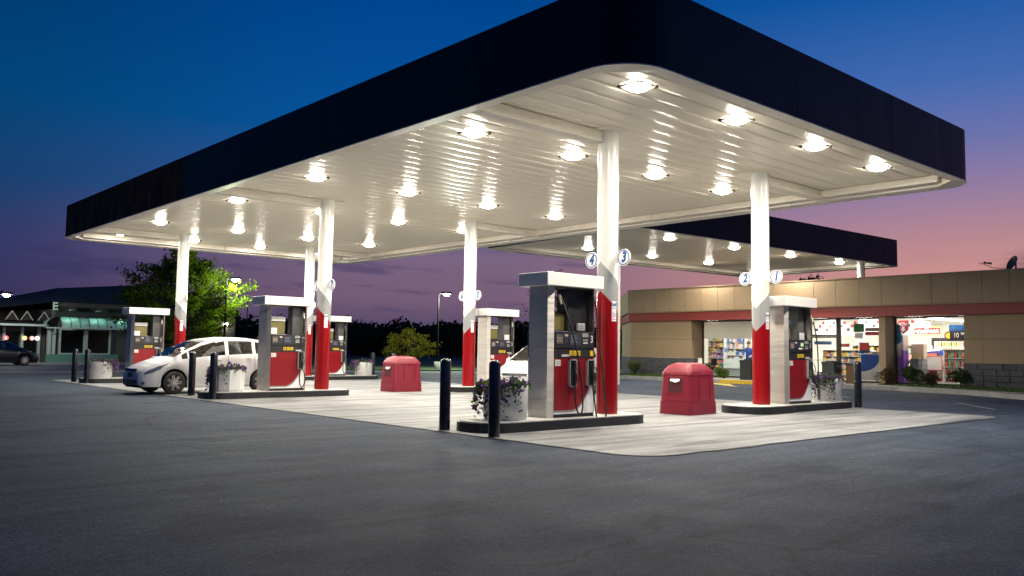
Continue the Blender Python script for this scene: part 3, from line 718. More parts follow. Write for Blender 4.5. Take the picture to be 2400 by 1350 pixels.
        m.obj('price_label', [mat('label_grey', (.62, .6, .58), .5), INK], kp)
        m = MB()
        if num == '11':      # the far pump shows an arrow
            m.add([(-.012, -.06, 0), (.012, -.06, 0), (.012, .03, 0), (.04, .03, 0), (0, .075, 0), (-.04, .03, 0), (-.012, .03, 0)], [(0, 1, 2, 6), (3, 4, 5)], 0, False, F(.43, 1.30, .026))
            m.obj('arrow_mark', SIGNW, kp)
        else:
            text(m, num, .17, F(.432, 1.295, .024), 0, bold=.01, sx=.85); m.obj('pump_number', SIGNW, kp)
        for q in range(3):
            m = MB(); m.box(-.036, .036, -.04, .04, 0, .008, 0, F(.0+q*.096-.07, 1.062, .012)); lines_of_print(m, F(-.07+q*.096, 1.055, .0205), .045, .045, 2, 1, q); m.obj('grade_button', [YEL, INK], t)
        m = MB(); m.box(-.09, .09, -.016, .016, 0, .004, 0, F(.33 if not two else -.19, 1.02, .012)); lines_of_print(m, F(.33 if not two else -.19, 1.02, .017), .16, .022, 1, 1, 9); m.obj('label_strip', [SIGNW, GREY], t)
        m = MB(); m.box(-.065, .065, -.05, .05, 0, .003, 0, F(-.365, .90, .007)); lines_of_print(m, F(-.365, .90, .011), .10, .08, 4, 1, 8); m.obj('notice_label', [SIGNW, GREY], t)
        # nozzles
        if two:
            n1 = nozzle(t, -.04, yy-.007, .50); n2 = nozzle(t, .39, yy-.007, .50)
            m = MB(); m.box(-.04, .04, -.045, .045, 0, .006, 0, F(.44, 1.062, .012)); m.obj('grade_button', YEL, t)
            h = MB(); h.tube(curve_pts([(-.30, -.16, 2.14), (-.27, -.26, 1.98), (-.20, -.40, 1.55), (-.06, -.47, .95), (.05, -.46, .35), (.06, -.44, .10), (-.01, -.42, .08), (-.03, -.38, .25), n1], 48), .014, 8)
            h.obj('hose', RUBBER, t)
            h = MB(); h.tube(curve_pts([(.48, -.2, 2.14), (.51, -.31, 1.95), (.54, -.36, 1.3), (.62, -.42, .55), (.63, -.46, .02), (.52, -.47, -.14), (.42, -.45, -.02), (.40, -.41, .25), n2], 48), .014, 8)
            h.obj('hose', RUBBER, t)
            for p in ((-.285, -.235, 2.03), (.505, -.285, 2.0)):
                MB().tube([p, (p[0]+.02, p[1]-.035, p[2]-.16)], .020, 10).obj('hose_coupling', STEEL, t)
            m = MB(); m.box(-.09, .07, -.05, .07, 0, .05, 0, face_M((.29, -.16, 1.50), (0, -1, 0))); m.box(-.07, .05, -.03, .05, .05, .055, 1, face_M((.29, -.16, 1.50), (0, -1, 0)))
            m.obj('squeegee_bag', [mat('clear_plastic', (.6, .62, .64), .2), GREY], t)
        else:
            n1 = nozzle(t, .38, yy-.007, .54)
            m = MB(); m.box(-.06, .04, -.12, .12, 0, .004, 0, F(.45, .86, .008)); lines_of_print(m, F(.44, .86, .0125), .08, .20, 7, 1, 3); m.obj('notice_label', [SIGNW, GREY], t)
            dx = .0 if num != '1' else .2
            h = MB(); h.tube(curve_pts([(.44+dx*.5, -.15, 2.14), (.45+dx*.6, -.28, 1.95), (.40+dx, -.38, 1.4), (.30+dx, -.46, .70), (.29+dx, -.45, .25), (.36+dx, -.44, .08), (.45+dx*.8, -.43, .22), (.44+dx*.3, -.40, .45), n1], 48), .014, 8)
            h.obj('hose', RUBBER, t)
            MB().tube([(.448+dx*.6, -.27, 1.99), (.44+dx*.65, -.31, 1.84)], .020, 10).obj('hose_coupling', STEEL, t)
    # blank olive sign box in the bay, white header and small white plate
    mb = MB(); mb.box(-.42, .06, -.035, .035, 1.43, 1.76, 1, b=.008); mb.box(-.40, .04, -.039, -.034, 1.45, 1.74, 0); mb.obj('sign_box', [OLIVE, BLACK], t)
    if not two:
        MB().box(-.40, .05, -.05, .03, 1.765, 1.88, 0, b=.006).obj('sign_header', SIGNW, t)
        MB().box(-.445 if white_box <= 0 else .24, -.23 if white_box <= 0 else .44, -.16, -.145, 1.43, 1.59, b=.004).obj('white_plate', SIGNW, t)
    MB().box(-.42, .06, -.12, .12, 1.42, 1.43).obj('shelf', STEEL, t)
    return t
dispenser(10.30, 10.194, '3', 'nearest fuel pump, numbered 3, with two nozzles on its red front', two=True)
dispenser(17.62, 10.194, '1', 'fuel pump numbered 1 beside the right column, store behind it', white_box=1)
dispenser(10.29, 20.299, '7', 'fuel pump numbered 7 just right of the white car', white_box=-1)
dispenser(17.57, 20.299, '5', 'fuel pump in the middle row right of column 5, behind pump 3', white_box=1)
dispenser(10.27, 30.395, '11', 'far left fuel pump with a white arrow on its panel, behind the white car', white_box=-1)
dispenser(17.57, 30.395, '9', 'fuel pump numbered 9 partly hidden behind the red column of pump 7', white_box=1)

# ================================================================ CARS
def car_meshes():
    """hatchback; nose at x=0, tail at x=4, wheels at .82 and 3.27; returns dict of MB"""
    Lc = 4.0; wx = (.82, 3.27); Ra = .345; zc_ = .31
    def lerp_tab(t, x):
        for (a, va), (b, vb) in zip(t, t[1:]):
            if x <= b: u = (x-a)/(b-a); u = u*u*(3-2*u)*.35+u*.65; return va+(vb-va)*u
        return t[-1][1]
    top = [(0, .60), (.05, .66), (.18, .735), (.45, .845), (.80, .955), (1.0, 1.065), (1.3, 1.245), (1.6, 1.39), (1.9, 1.475), (2.3, 1.52), (2.9, 1.515), (3.4, 1.465), (3.72, 1.40), (3.80, 1.34), (3.92, 1.05), (4.0, .80)]
    wid = [(0, .50), (.05, .60), (.14, .69), (.3, .765), (.55, .81), (.9, .838), (2.4, .84), (3.3, .83), (3.7, .80), (3.9, .74), (4.0, .64)]
    low = [(0, .24), (.1, .20), (.5, .19), (2, .17), (3.5, .20), (3.9, .26), (4, .34)]
    belt = [(.80, .88), (2, .97), (3, 1.02), (3.8, 1.08), (4, 1.08)]
    def sec(x):
        zt = lerp_tab(top, x); w = lerp_tab(wid, x); zl = lerp_tab(low, x)
        arch = 0
        for c in wx:
            if abs(x-c) < Ra: arch = max(arch, zc_+math.sqrt(Ra*Ra-(x-c)**2))
        z0 = max(zl, arch)
        cab = x > .80
        if cab:
            bz = min(lerp_tab(belt, x), zt-.06); wr = .62+.03*math.sin(min(1, (x-.80)/1.2)*PI/2) if x < 3.6 else .65-.1*(x-3.6)
            k = min(1, (zt-bz)/.4); wr = w*.93*(1-k)+wr*k
            sh = (w*.965, bz); r1 = (wr+.02, zt-.062*max(.3, k)); r2 = (wr-.05, zt-.03*max(.3, k)); q1 = (wr*.62, zt-.012); q2 = (wr*.3, zt-.002)
        else:
            sh = (w*.965, zt-.11); r1 = (w*.91, zt-.065); r2 = (w*.82, zt-.04); q1 = (w*.58, zt-.016); q2 = (w*.28, zt-.003)
        zs_ = sh[1]; f = lambda u: z0+(zs_-z0)*u
        gb = (sh[0]+(r1[0]-sh[0])*.10, sh[1]+(r1[1]-sh[1])*.10); gt = (sh[0]+(r1[0]-sh[0])*.90, sh[1]+(r1[1]-sh[1])*.90)
        return [(w*.955, z0), (w*.985, f(.18)), (w, f(.42)), (w*.998, f(.68)), (w*.985, f(.86)), sh, gb, gt, r1, r2, q1, q2, (0, zt)]
    xs = sorted(set([round(.05*k, 3) for k in range(81)]+[.01, .025, .075, .475, .49, 1.15, 1.165, 2.925, 2.94, 3.6, 3.615, 3.98]))
    S = [sec(x) for x in xs]; J = len(S[0])
    parts = {k: MB() for k in ('body', 'windshield', 'side_window', 'rear_window')}
    def put(k, quad, sm=True): parts[k].add(quad, [(0, 1, 2, 3)], 0, sm)
    # shared-vertex body for smooth shading
    bv = []; idx = {}
    def vid(i, j, s_):
        key = (i, j, s_ if j < J-1 else 1)
        if key not in idx: y, z = S[i][j]; idx[key] = len(bv); bv.append((xs[i], s_*y if j < J-1 else 0, z))
        return idx[key]
    bf = []; gl = {'windshield': [], 'side_window': [], 'rear_window': []}
    win = [(1.0, 1.15), (1.20, 2.22), (2.32, 3.02), (3.10, 3.52)]
    for i in range(len(xs)-1):
        xm = (xs[i]+xs[i+1])/2
        for j in range(J-1):
            for s_ in (1, -1):
                q = (vid(i, j, s_), vid(i+1, j, s_), vid(i+1, j+1, s_), vid(i, j+1, s_))
                if s_ < 0: q = q[::-1]
                q = q[::-1]
                kind = None
                if j == 6 and any(a < xm < b for a, b in win): kind = 'side_window'
                if j >= 9 and 0.84 < xm < 1.74: kind = 'windshield'
                if j >= 9 and 3.80 < xm < 3.93: kind = 'rear_window'
                (bf if kind is None else gl[kind]).append(q)
    B = MB(); B.add(bv, bf, 0, True)
    for i, rev in ((0, 0), (len(xs)-1, 1)):
        ring = [(xs[i], y, z) for y, z in S[i]]+[(xs[i], -y, z) for y, z in S[i][-2::-1]]
        B.add(ring, [tuple(range(len(ring)))[::(1 if rev else -1)]], 0, False)
    # under-body tray and wheel housings (dark)
    U = MB(); U.box(.12, 3.85, -.62, .62, .16, .30, 0); 
    for c in wx:
        for s_ in (1, -1):
            n = 14; vs = []
            for k in range(n+1):
                a = PI*k/n; vs += [(c+Ra*math.cos(a), s_*.815, zc_+Ra*math.sin(a)), (c+Ra*math.cos(a), s_*.50, zc_+Ra*math.sin(a))]
            U.add(vs, [(2*k, 2*k+1, 2*k+3, 2*k+2) for k in range(n)], 0, True)
            U.add([vs[2*k+1] for k in range(n+1)]+[(c, s_*.5, .2)], [tuple(range(n+2))], 0)
    U.box(1.0, 3.75, -.60, .60, .30, .72, 0)          # floor pan seen as a dark mass
    def side(w_, s_):
        a, b = win[w_]; qs = [q for q in gl['side_window'] if all((bv[v][1]*s_ > 0) for v in q) and a-.01 < sum(bv[v][0] for v in q)/4 < b+.01]
        used = sorted({v for q in qs for v in q}); mp = {v: n for n, v in enumerate(used)}
        return MB().add([bv[v] for v in used], [tuple(mp[v] for v in q) for q in qs], 0, True)
    def gm(k, out=.003):
        used = sorted({v for q in gl[k] for v in q}); mp = {v: n for n, v in enumerate(used)}
        return MB().add([bv[v] for v in used], [tuple(mp[v] for v in q) for q in gl[k]], 0, True)
    # surface sampling for lamps etc
    def surf(x, sj, s_=-1, d=.006):
        P = sec(x); j = int(min(max(sj, 0), J-1.001)); u = sj-j; y = P[j][0]+(P[j+1][0]-P[j][0])*u; z = P[j][1]+(P[j+1][1]-P[j][1])*u
        return Vector((x-.004, s_*(y+d), z+d*.5))
    def patch(fx, n=10, m=4, s_=-1, d=.006):
        vs = [surf(*fx(i/n, k/m), s_, d) for i in range(n+1) for k in range(m+1)]
        fs = [(i*(m+1)+k, (i+1)*(m+1)+k, (i+1)*(m+1)+k+1, i*(m+1)+k+1) for i in range(n) for k in range(m)]
        return MB().add(vs, fs if s_ < 0 else [f[::-1] for f in fs], 0, True)
    head = [patch(lambda u, v: (.10+.58*u, 4.0+1.0*u**.8+(v-.5)*(1.5*math.sin(PI*(.12+.88*u))**.7+.2)), s_=s_) for s_ in (-1, 1)]
    return B, U, gm, head, surf, sec, patch, side
def wheel_parts():
    ty = MB(); Mx = Matrix.Rotation(PI/2, 4, 'X')
    ty.lathe([(.20, -.085), (.27, -.092), (.292, -.08), (.300, -.05), (.300, .05), (.292, .08), (.27, .092), (.20, .085)], 36, 0, Mx, cap=False)
    rim = MB(); rim.lathe([(.205, -.085), (.212, -.09), (.205, -.082), (.195, -.06), (.19, .05), (.20, .08)], 36, 0, Mx, cap=False)
    sp = MB()
    for k in range(7):
        a = 2*PI*k/7; M = Mx @ Matrix.Rotation(a, 4, 'Z')
        # the visible face is local +y / -y; double spokes
        for off in (-.022, .022):
            M2 = M @ Matrix.Translation((0, off, 0))
            sp.box(.045, .2, -.012, .012, .045, .075, 0, M2); 
            sp.box(.045, .2, -.012, .012, -.075, -.045, 0, M2)
    sp.lathe([(.055, -.078), (.055, .078)], 14, 0, Mx)
    disc = MB(); disc.lathe([(.19, -.02), (.19, .02)], 24, 0, Mx)
    return ty, rim, sp, disc
PAINT_W = mat('car_paint_silver_white', (.70, .70, .71), .4, var=.03, coat=.6)
PAINT_K = mat('car_paint_black', (.012, .013, .016), .2, coat=1.0)
PAINT_B = mat('car_blue', (.01, .06, .45), .25, coat=1.0)
CARGL = glass('car_glass', (.30, .33, .33), .16)
CHROME = mat('alloy', (.62, .62, .63), .3, 1)
HEADL = mat('headlamp', (.24, .26, .29), .10, .5, coat=1.0)
CABIN = mat('cabin_dark', (.02, .02, .022), .8)
def make_car(paint, label, cat='car', group=None):
    B, U, gm, head, surf, sec, patch, side = car_meshes()
    t = thing('hatchback_car', label, cat, group=group)
    b = B.obj('body', paint, t)
    U.obj('underbody', CABIN, t)
    gm('windshield').obj('windshield', CARGL, t); gm('rear_window').obj('rear_window', CARGL, t); 
    for w_ in range(4):
        for s_ in (-1, 1): side(w_, s_).obj('side_window', CARGL, t)
    for h in head: h.obj('headlight', HEADL, t)
    for s_ in (-1, 1):
        m = patch(lambda u, v: (.52+.12*u, 4.75+.25*(v-.5)), 4, 2, s_, .009).obj('indicator', mat('amber', (.6, .12, .02), .3), t)
        m = patch(lambda u, v: (3.80+.15*u, 4.4+1.4*v), 4, 4, s_, .006).obj('tail_light', mat('tail_red', (.35, .01, .01), .2, coat=1), t)
    # nose: grille, plate, lower intake, fog lamp
    def nose(y0, y1, z0, z1, nm, m, d=.0):
        mb = MB(); n = 8; vs = []
        for k in range(n+1):
            y = y0+(y1-y0)*k/n
            for z in (z0, z1):
                # find x where the plan half-width equals |y|
                x = 0.0
                for q in range(60):
                    if sec(x)[2][0] >= abs(y)+.001: break
                    x += .01
                bulge = 0 if z < .62 else (z-.62)*.9
                vs.append((x-.012+bulge-d, y, z))
        mb.add(vs, [(2*k, 2*k+1, 2*k+3, 2*k+2) for k in range(n)], 0, False); return mb.obj(nm, m, t)
    nose(-.46, .46, .25, .37, 'lower_intake', BLACK); nose(-.40, .40, .585, .655, 'grille', BLACK)
    nose(-.14, .14, .43, .55, 'number_plate', mat('plate_dark', (.03, .04, .07), .4), .006)
    for s_ in (-1, 1):
        m = MB(); M = face_M(surf(.09, 1.3, s_, .012), (-.75, s_*.6, 0)); m.lathe([(.04, 0), (.04, .012), (.0, .018)], 14, 0, M); m.obj('fog_lamp', HEADL, t)
    # seams of the doors, handles, mirrors, wipers, sill
    SEAM = mat('panel_gap', (.04, .04, .045), .6)
    for s_ in (-1, 1):
        for x in (1.18, 2.27, 3.06):
            pts = [surf(x, q*.5, s_, .0025)+Vector((.004, 0, 0)) for q in range(1, 13 if x != 1.18 else 11)]
            MB().tube(pts, .004, 4).obj('door_gap', SEAM, t)
        for x in (2.05, 2.9):
            p = surf(x, 4.3, s_, .012); MB().box(p.x-.09, p.x+.05, p.y-.012, p.y+.012, p.z-.014, p.z+.014, b=.006).obj('door_handle', paint, t)
        p = surf(1.26, 6.0, s_, .0); m = MB(); m.sphere((p.x, p.y+s_*.12, p.z+.04), .10, 0, 12, (.55, 1, .75)); m.tube([(p.x+.02, p.y-s_*.02, p.z+.02), (p.x, p.y+s_*.1, p.z+.03)], .025, 6); m.obj('mirror', paint, t)
        pts = [surf(x, .35, s_, .004) for x in [1.2+k*.1 for k in range(18)]]; MB().tube(pts, .012, 6).obj('sill_trim', paint, t)
    for y in (-.35, .2):
        MB().tube([(.86, y, .985), (.99, y+.40, 1.065)], .008, 5).obj('wiper', BLACK, t)
    # seats inside, dim
    m = MB()
    for x in (1.95, 2.85):
        for y in (-.33, .33): m.box(x, x+.14, y-.22, y+.22, .6, 1.12, 0, b=.03); m.box(x+.02, x+.1, y-.11, y+.11, 1.14, 1.30, 0, b=.03); m.box(x-.45, x, y-.23, y+.23, .6, .75, 0)
    m.box(1.0, 1.35, -.56, .56, .7, .90, 0, b=.03)
    m.obj('seats', mat('seat_cloth', (.07, .07, .075), .85), t)
    MB().tube([(3.5, .02, 1.46), (3.62, .02, 1.60)], .006, 5).obj('aerial', BLACK, t)
    ty, rim, sp, disc = wheel_parts()
    tm, rm, sm, dm = ty.mesh('tyre', RUBBER), rim.mesh('rim', CHROME), sp.mesh('spokes', CHROME), disc.mesh('brake_disc', DARKM)
    for x in (.82, 3.27):
        for y in (-.735, .735):
            w = inst('wheel', tm, t, (x, y, .30)); inst('rim', rm, w); inst('spokes', sm, w); inst('brake_disc', dm, w)
    return t
c1 = make_car(PAINT_W, 'silver white hatchback parked behind the planter at the left, nose to the left', group='cars on the forecourt')
h1 = math.radians(3); c1.location = (8.34-.82*math.cos(h1)-.735*math.sin(h1)*1, 22.42+.735*math.cos(h1)-.82*math.sin(h1), 0.006); c1.rotation_euler = (0, 0, h1)
c2 = copy_tree(c1); c2['label'] = 'white car mostly hidden behind pump 3, only its bonnet showing'; c2.location = (15.35, 16.95, .006); c2.rotation_euler = (0, 0, .30)
c3 = make_car(PAINT_K, 'dark car parked at the far left edge before the restaurant', group='cars on the forecourt')
c3.location = (13.0, 57.0, 0); c3.rotation_euler = (0, 0, PI+.05)

# ================================================================ STORE
SX, GX, PX = 33.8, 34.7, 33.55
TAN = mat('tan_panel', (.33, .24, .145), .7, var=.10, vscale=.8, bump=.15, bscale=25)
TANW = mat('tan_wall', (.36, .26, .155), .75, var=.10, vscale=.8, bump=.15, bscale=25)
BANDR = mat('red_band', (.26, .035, .028), .5, var=.12, vscale=.7)
STONE = mat('split_stone', (.10, .10, .11), .9, var=.35, vscale=6, bump=1.0, bscale=18)
BRONZEF = mat('window_frame', (.045, .035, .03), .45, .3)
def store():
    t = thing('store_building', 'tan convenience store with red band and bright shop windows', 'store', (0, 0, 0))
    Y0, Y1 = 4.0, 28.4
    rr = random.Random(11)
    # parapet panels
    y = Y0; k = 0
    edges = [4.0, 4.95, 5.9, 6.85, 7.8, 8.75, 9.70, 10.66, 11.58, 12.43, 13.38, 14.34, 15.3, 16.22, 17.22, 18.2, 19.1, 20.1, 21.1, 22.1, 23.0, 23.9, 24.8, 25.75, 26.65, 27.4, 28.4]
    for a, b in zip(edges, edges[1:]):
        d = rr.uniform(-.004, .004); MB().box(PX+d, PX+.25, a+.006, b-.006, 3.29, 4.40, 0).obj('parapet_panel', TAN, t)
    MB().box(PX-.03, PX+.30, Y0, Y1+.02, 4.402, 4.44).obj('parapet_cap', mat('cap_metal', (.26, .19, .12), .5), t)
    MB().box(PX+.02, SX+1.2, Y0, Y1, 3.24, 3.285).obj('parapet_soffit', TAN, t)
    for a, b in ((4.0, 12.3), (12.31, 20.6), (20.61, 28.42)):
        MB().box(SX-.16, SX+.9, a, b, 2.845, 3.238).obj('red_band', BANDR, t)
    # solid walls: right of the window and left of it, panel joints, stone base
    def wall(y0, y1, js):
        ys = [y0]+js+[y1]
        for a, b in zip(ys, ys[1:]):
            for z0, z1 in ((1.035, 1.935), (1.945, 2.842)):
                MB().box(SX+rr.uniform(-.003, .003), SX+.9, a+.005, b-.005, z0, z1).obj('wall_panel', TANW, t)
        # coursed split-face stone below
        z = .15
        while z < 1.02:
            yy = y0-.02; h = .22
            while yy < y1:
                w = min(.44, y1-yy); sh = .22 if int(z*10) % 2 else 0
                if yy == y0-.02 and sh: w = .22
                MB().box(SX-.045+rr.uniform(-.02, .02), SX+.5, yy+.005, yy+w-.005, z+.004, z+h-.004, 0, b=.008).obj('stone_block', STONE, t); yy += w
            z += h
    wall(4.0, 12.34, [5.6, 7.2, 8.8, 10.3, 11.7])
    wall(24.65, 28.4, [26.4])
    # canted left end
    d = 4.4
    def cant(x0, y0, z0, z1, th, m, nm):
        q = [(x0, y0), (x0+d, y0+d), (x0+d+th, y0+d-th), (x0+th, y0-th)]; MB().prism(q, z0, z1).obj(nm, m, t)
    cant(PX, Y1+.01, 3.29, 4.40, .25, TAN, 'parapet_panel'); cant(SX-.16, Y1+.03, 2.845, 3.238, .8, BANDR, 'red_band'); cant(SX, Y1, 1.035, 2.842, .8, TANW, 'wall_panel'); cant(SX-.045, Y1, .15, 1.03, .8, STONE, 'stone_wall')
    MB().prism([(SX+.3, 4.0), (47, 4.0), (47, Y1+d), (SX+d+.3, Y1+d), (SX+.3, Y1)][::1], 4.05, 4.12).obj('roof', DARKM, t)
    MB().box(46.8, 47, 4, Y1+d, 0, 4.3).obj('rear_wall', TANW, t); MB().box(SX+.9, 46.8, 4.0, 4.2, .1, 4.1).obj('side_wall', TANW, t); MB().box(SX+d+.9, 46.8, Y1+d-.2, Y1+d, .1, 4.1).obj('side_wall', TANW, t)
    # pillar between windows, wall between left window and doors
    MB().box(SX, GX+.1, 15.28, 15.55, .15, 2.842).obj('pillar', TANW, t)
    MB().box(SX, GX+.1, 20.3, 21.1, .15, 2.842).obj('pillar', TANW, t)
    # glazing: frames and panes
    G = glass('shop_glass', (.97, .98, .98), .05)
    def pane(y0, y1, z0, z1):
        w = MB()
        for a in ((y0, y1, z0, z0+.06), (y0, y1, z1-.06, z1), (y0, y0+.06, z0+.06, z1-.06), (y1-.06, y1, z0+.06, z1-.06)): w.box(GX-.05, GX+.05, *a)
        f = w.obj('shop_window', BRONZEF, t); MB().box(GX-.006, GX+.006, y0+.06, y1-.06, z0+.06, z1-.06).obj('pane', G, f); return f
    pane(21.1, 24.65, .15, 2.842)
    pane(15.55, 17.66, .15, 2.842)
    pane(12.34, 15.28, .15, 2.842)
    for a, b in ((17.72, 18.98), (18.98, 20.3)):
        pane(a, b, 2.08, 2.842)
        dr = pane(a, b, .15, 2.07); dr.name = 'door'; MB().box(GX-.11, GX-.05, a+.05, b-.05, 1.02, 1.07).obj('push_bar', STEEL, dr)
    MB().box(GX-.06, GX+.06, 17.66, 17.72, .15, 2.842).obj('mullion', BRONZEF, t)
    # interior shell
    WH = mat('shop_wall', (.80, .79, .74), .7)
    MB().box(GX, 46.7, 12, 28.3, .10, .148).obj('shop_floor', mat('shop_tile', (.5, .48, .44), .35), t)
    MB().box(GX+.06, 46.7, 11.9, 28.3, 2.95, 3.0).obj('shop_ceiling', mat('ceiling_tile', (.8, .79, .74), .8), t)
    MB().box(44.5, 44.7, 11.9, 28.3, .15, 2.95).obj('shop_back_wall', WH, t)
    MB().box(GX+.06, 46.7, 11.8, 12.0, .15, 2.95).obj('shop_side_wall', WH, t); MB().box(GX+.06, 46.7, 28.2, 28.38, .15, 2.95).obj('shop_side_wall', WH, t)
    # dropped header with little red and black squares
    MB().box(38.0, 38.2, 15.6, 22.5, 2.2, 2.95).obj('header_board', WH, t)
    sq = random.Random(2)
    for row, zz in enumerate((2.78, 2.62, 2.46)):
        for k in range(13):
            yy = 15.9+k*.52+row*.17
            MB().box(37.985, 37.999, yy, yy+.12, zz-.06, zz+.06).obj('square_tile', [mat('tile_red', (.55, .03, .04), .5), mat('tile_black', (.03, .05, .05), .5), mat('tile_red', (.55, .03, .04), .5)][(k+row) % 3], t)
    # left office wall above the counter
    MB().box(36.6, 36.7, 21.3, 28.2, 2.02, 2.95).obj('bulkhead', mat('bulkhead_cream', (.66, .66, .56), .5), t)
    LT = mat('shop_lamp', (1, 1, 1), .5, emit=(1, .96, .86), estr=26.0)
    for xx in (34.85, 36.6, 38.9, 41.5):
        for yy in (13.3, 15.4, 17.6, 19.7, 22.6, 25.4):
            MB().box(xx, xx+(.5 if xx < 35 else 1.2), yy-.3, yy+.3, 2.93, 2.948).obj('ceiling_panel_lamp', LT, t)
    # LED strip tubes under the red band, small lamps
    return t
store()

def R_product_mats():
    cols = [(.7, .08, .05), (.75, .55, .05), (.08, .2, .6), (.75, .75, .7), (.1, .4, .15), (.65, .3, .05), (.4, .1, .4), (.9, .85, .2), (.05, .05, .06), (.75, .4, .35)]
    return [mat(f'packet_{k}', c, .4) for k, c in enumerate(cols)]
PK = R_product_mats()
def shelf_unit(x, y, rz, w, h, d, rows, label, seed, palette=None, cat='shelf', bottles=False):
    r = random.Random(seed)
    t = thing('product_shelf', label, cat, (x, y, .148), rz, 'stocked shelves inside the store')
    mb = MB(); mb.box(-w/2, w/2, d/2-.03, d/2, 0, h)
    for k in range(rows+1): mb.box(-w/2, w/2, -d/2, d/2-.03, k*h/rows-(.02 if k else 0), k*h/rows+(0 if k else .08))
    for s_ in (-1, 1): mb.box(s_*w/2-.015, s_*w/2+.015, -d/2, d/2, 0, h)
    mb.obj('shelf_frame', mat('shelf_white', (.72, .72, .70), .45), t)
    p = MB(); pal = palette or list(range(10))
    for k in range(rows):
        z = k*h/rows+(.08 if k == 0 else 0)+.002; hh = h/rows-(.08 if k == 0 else 0)-.05; xx = -w/2+.03
        while xx < w/2-.08:
            bw = r.uniform(.06, .16); ph = hh*r.uniform(.55, .98); mi = r.choice(pal)
            if bottles:
                bw = .09; ph = hh*.85
                p.lathe([(.038, z), (.038, z+ph*.62), (.016, z+ph*.8), (.016, z+ph)], 8, mi, Matrix.Translation((xx+.045, -d/2+.08, 0))); xx += .105
            else:
                p.box(xx, xx+bw*.92, -d/2+.02, d/2-.06, z, z+ph, mi); 
                if r.random() < .6: p.box(xx+.01, xx+bw*.8, -d/2+.014, -d/2+.021, z+ph*.3, z+ph*.65, r.choice(pal))
                xx += bw
    tag(p.obj('products', PK, t), kind='stuff')
    return t
Q = -PI/2   # faces the window (-x)
def store_contents():
    shelf_unit(36.6, 18.2, Q, 2.2, 1.35, .5, 5, 'shelf of snack packets seen through the store doors', 31, [0, 1, 2, 3, 5, 7, 9])
    shelf_unit(36.3, 16.3, Q, 1.3, 1.3, .45, 5, 'low shelf of yellow and red packets right of the doors', 32, [0, 1, 5, 7, 3])
    shelf_unit(38.6, 17.2, Q, 3.4, 1.6, .5, 5, 'tall shelf of goods in the middle of the store', 33)
    shelf_unit(36.7, 13.35, Q, 1.5, 1.42, .45, 4, 'shelf of dark bottles with red labels inside the right window', 34, [8, 8, 0, 8, 4], bottles=True)
    shelf_unit(36.9, 14.85, Q, 1.2, 1.15, .45, 4, 'low white shelf of small goods under the neon sign', 35, [2, 3, 4, 3, 0])
    shelf_unit(39.2, 26.85, Q, 1.0, 2.1, .4, 7, 'wall rack of cigarettes and magazines behind the counter', 36)
    shelf_unit(39.4, 25.75, Q, 1.1, 2.1, .4, 6, 'rack with blue posters behind the till', 37, [2, 3, 3, 9, 2])
    # counter
    t = thing('checkout_counter', 'pale panelled counter with grey top in the left window', 'counter', (36.2, 23.9, .148))
    MB().box(-.3, .3, -2.7, 1.9, 0, .34).obj('counter_front', mat('counter_teal', (.46, .56, .55), .5), t); MB().box(-.36, .36, -2.75, 1.95, .34, .42).obj('counter_top', mat('counter_grey', (.30, .27, .32), .4), t)
    t = thing('till_screen', 'black till monitor on the counter in the left window', 'monitor', (36.15, 25.0, .57)); MB().box(-.02, .02, -.17, .17, .12, .45, b=.006).obj('screen', BLACK, t); MB().box(-.1, .1, -.1, .1, 0, .02).box(-.02, .02, -.03, .03, .02, .14).obj('stand', BLACK, t)
    MB().box(38.3, 38.4, 24.6, 25.9, .60, 1.45).obj('back_counter', mat('pale_board', (.60, .68, .66), .5)); tag(bpy.data.objects['back_counter'], 'pale blank board standing behind the counter', 'board')
    bpy.data.objects['back_counter'].location.z = -.45
    # coolers on the back wall
    t = thing('drinks_cooler', 'dark framed drinks cooler with lit shelves at the back of the store', 'cooler', (42.6, 14.6, .148))
    m = MB()
    for a in ((-2.4, -2.3), (-.85, -.75), (.75, .85), (2.3, 2.4)): m.box(-.05, 0, a[0], a[1], 0, 1.92)
    m.box(-.05, 0, -2.4, 2.4, 1.85, 2.0); m.box(-.05, 0, -2.4, 2.4, 0, .2); m.box(0, .7, -2.4, 2.4, 2.0, 2.02); m.obj('cooler_frame', BLACK, t)
    MB().box(.55, .6, -2.3, 2.3, .2, 1.85).obj('lit_back', mat('cooler_back', (.8, .8, .7), .5, emit=(1, .95, .75), estr=1.2), t)
    p = MB(); r = random.Random(8)
    for k in range(6):
        for q in range(40):
            yy = -2.25+q*.112; p.lathe([(.04, .2+k*.28), (.04, .36+k*.28), (.02, .42+k*.28)], 7, r.choice([0, 1, 1, 7, 5, 3, 4]), Matrix.Translation((.12, yy, 0)))
        p.box(.02, .5, -2.3, 2.3, .185+k*.28, .198+k*.28, 3)
    tag(p.obj('bottles', PK, t), kind='stuff')
    # vending and service machines by the right window
    t = thing('vending_machine', 'tall purple vending machine left in the right window', 'machine', (35.35, 15.42, .148), Q)
    MB().box(-.28, .28, -.25, .25, 0, 1.35, b=.02).obj('purple_body', mat('machine_purple', (.20, .07, .55), .4), t)
    MB().box(-.28, .28, -.25, .25, 1.35, 1.98, b=.02).obj('header', mat('machine_header', (.55, .45, .45), .4), t)
    m = MB(); M = face_M((0, -.252, 1.25), (0, -1, 0)); m.box(-.2, .2, -.14, .14, 0, .01, 0, M); m.obj('window', mat('machine_window', (.45, .42, .5), .3), t)
    m = MB(); M = face_M((0, -.252, 1.72), (0, -1, 0)); lines_of_print(m, M, .4, .3, 4, 0, 12); m.obj('print', INK, t)
    t = thing('cash_machine', 'grey and beige cash machine beside the purple vending machine', 'cash machine', (35.55, 14.75, .148), Q)
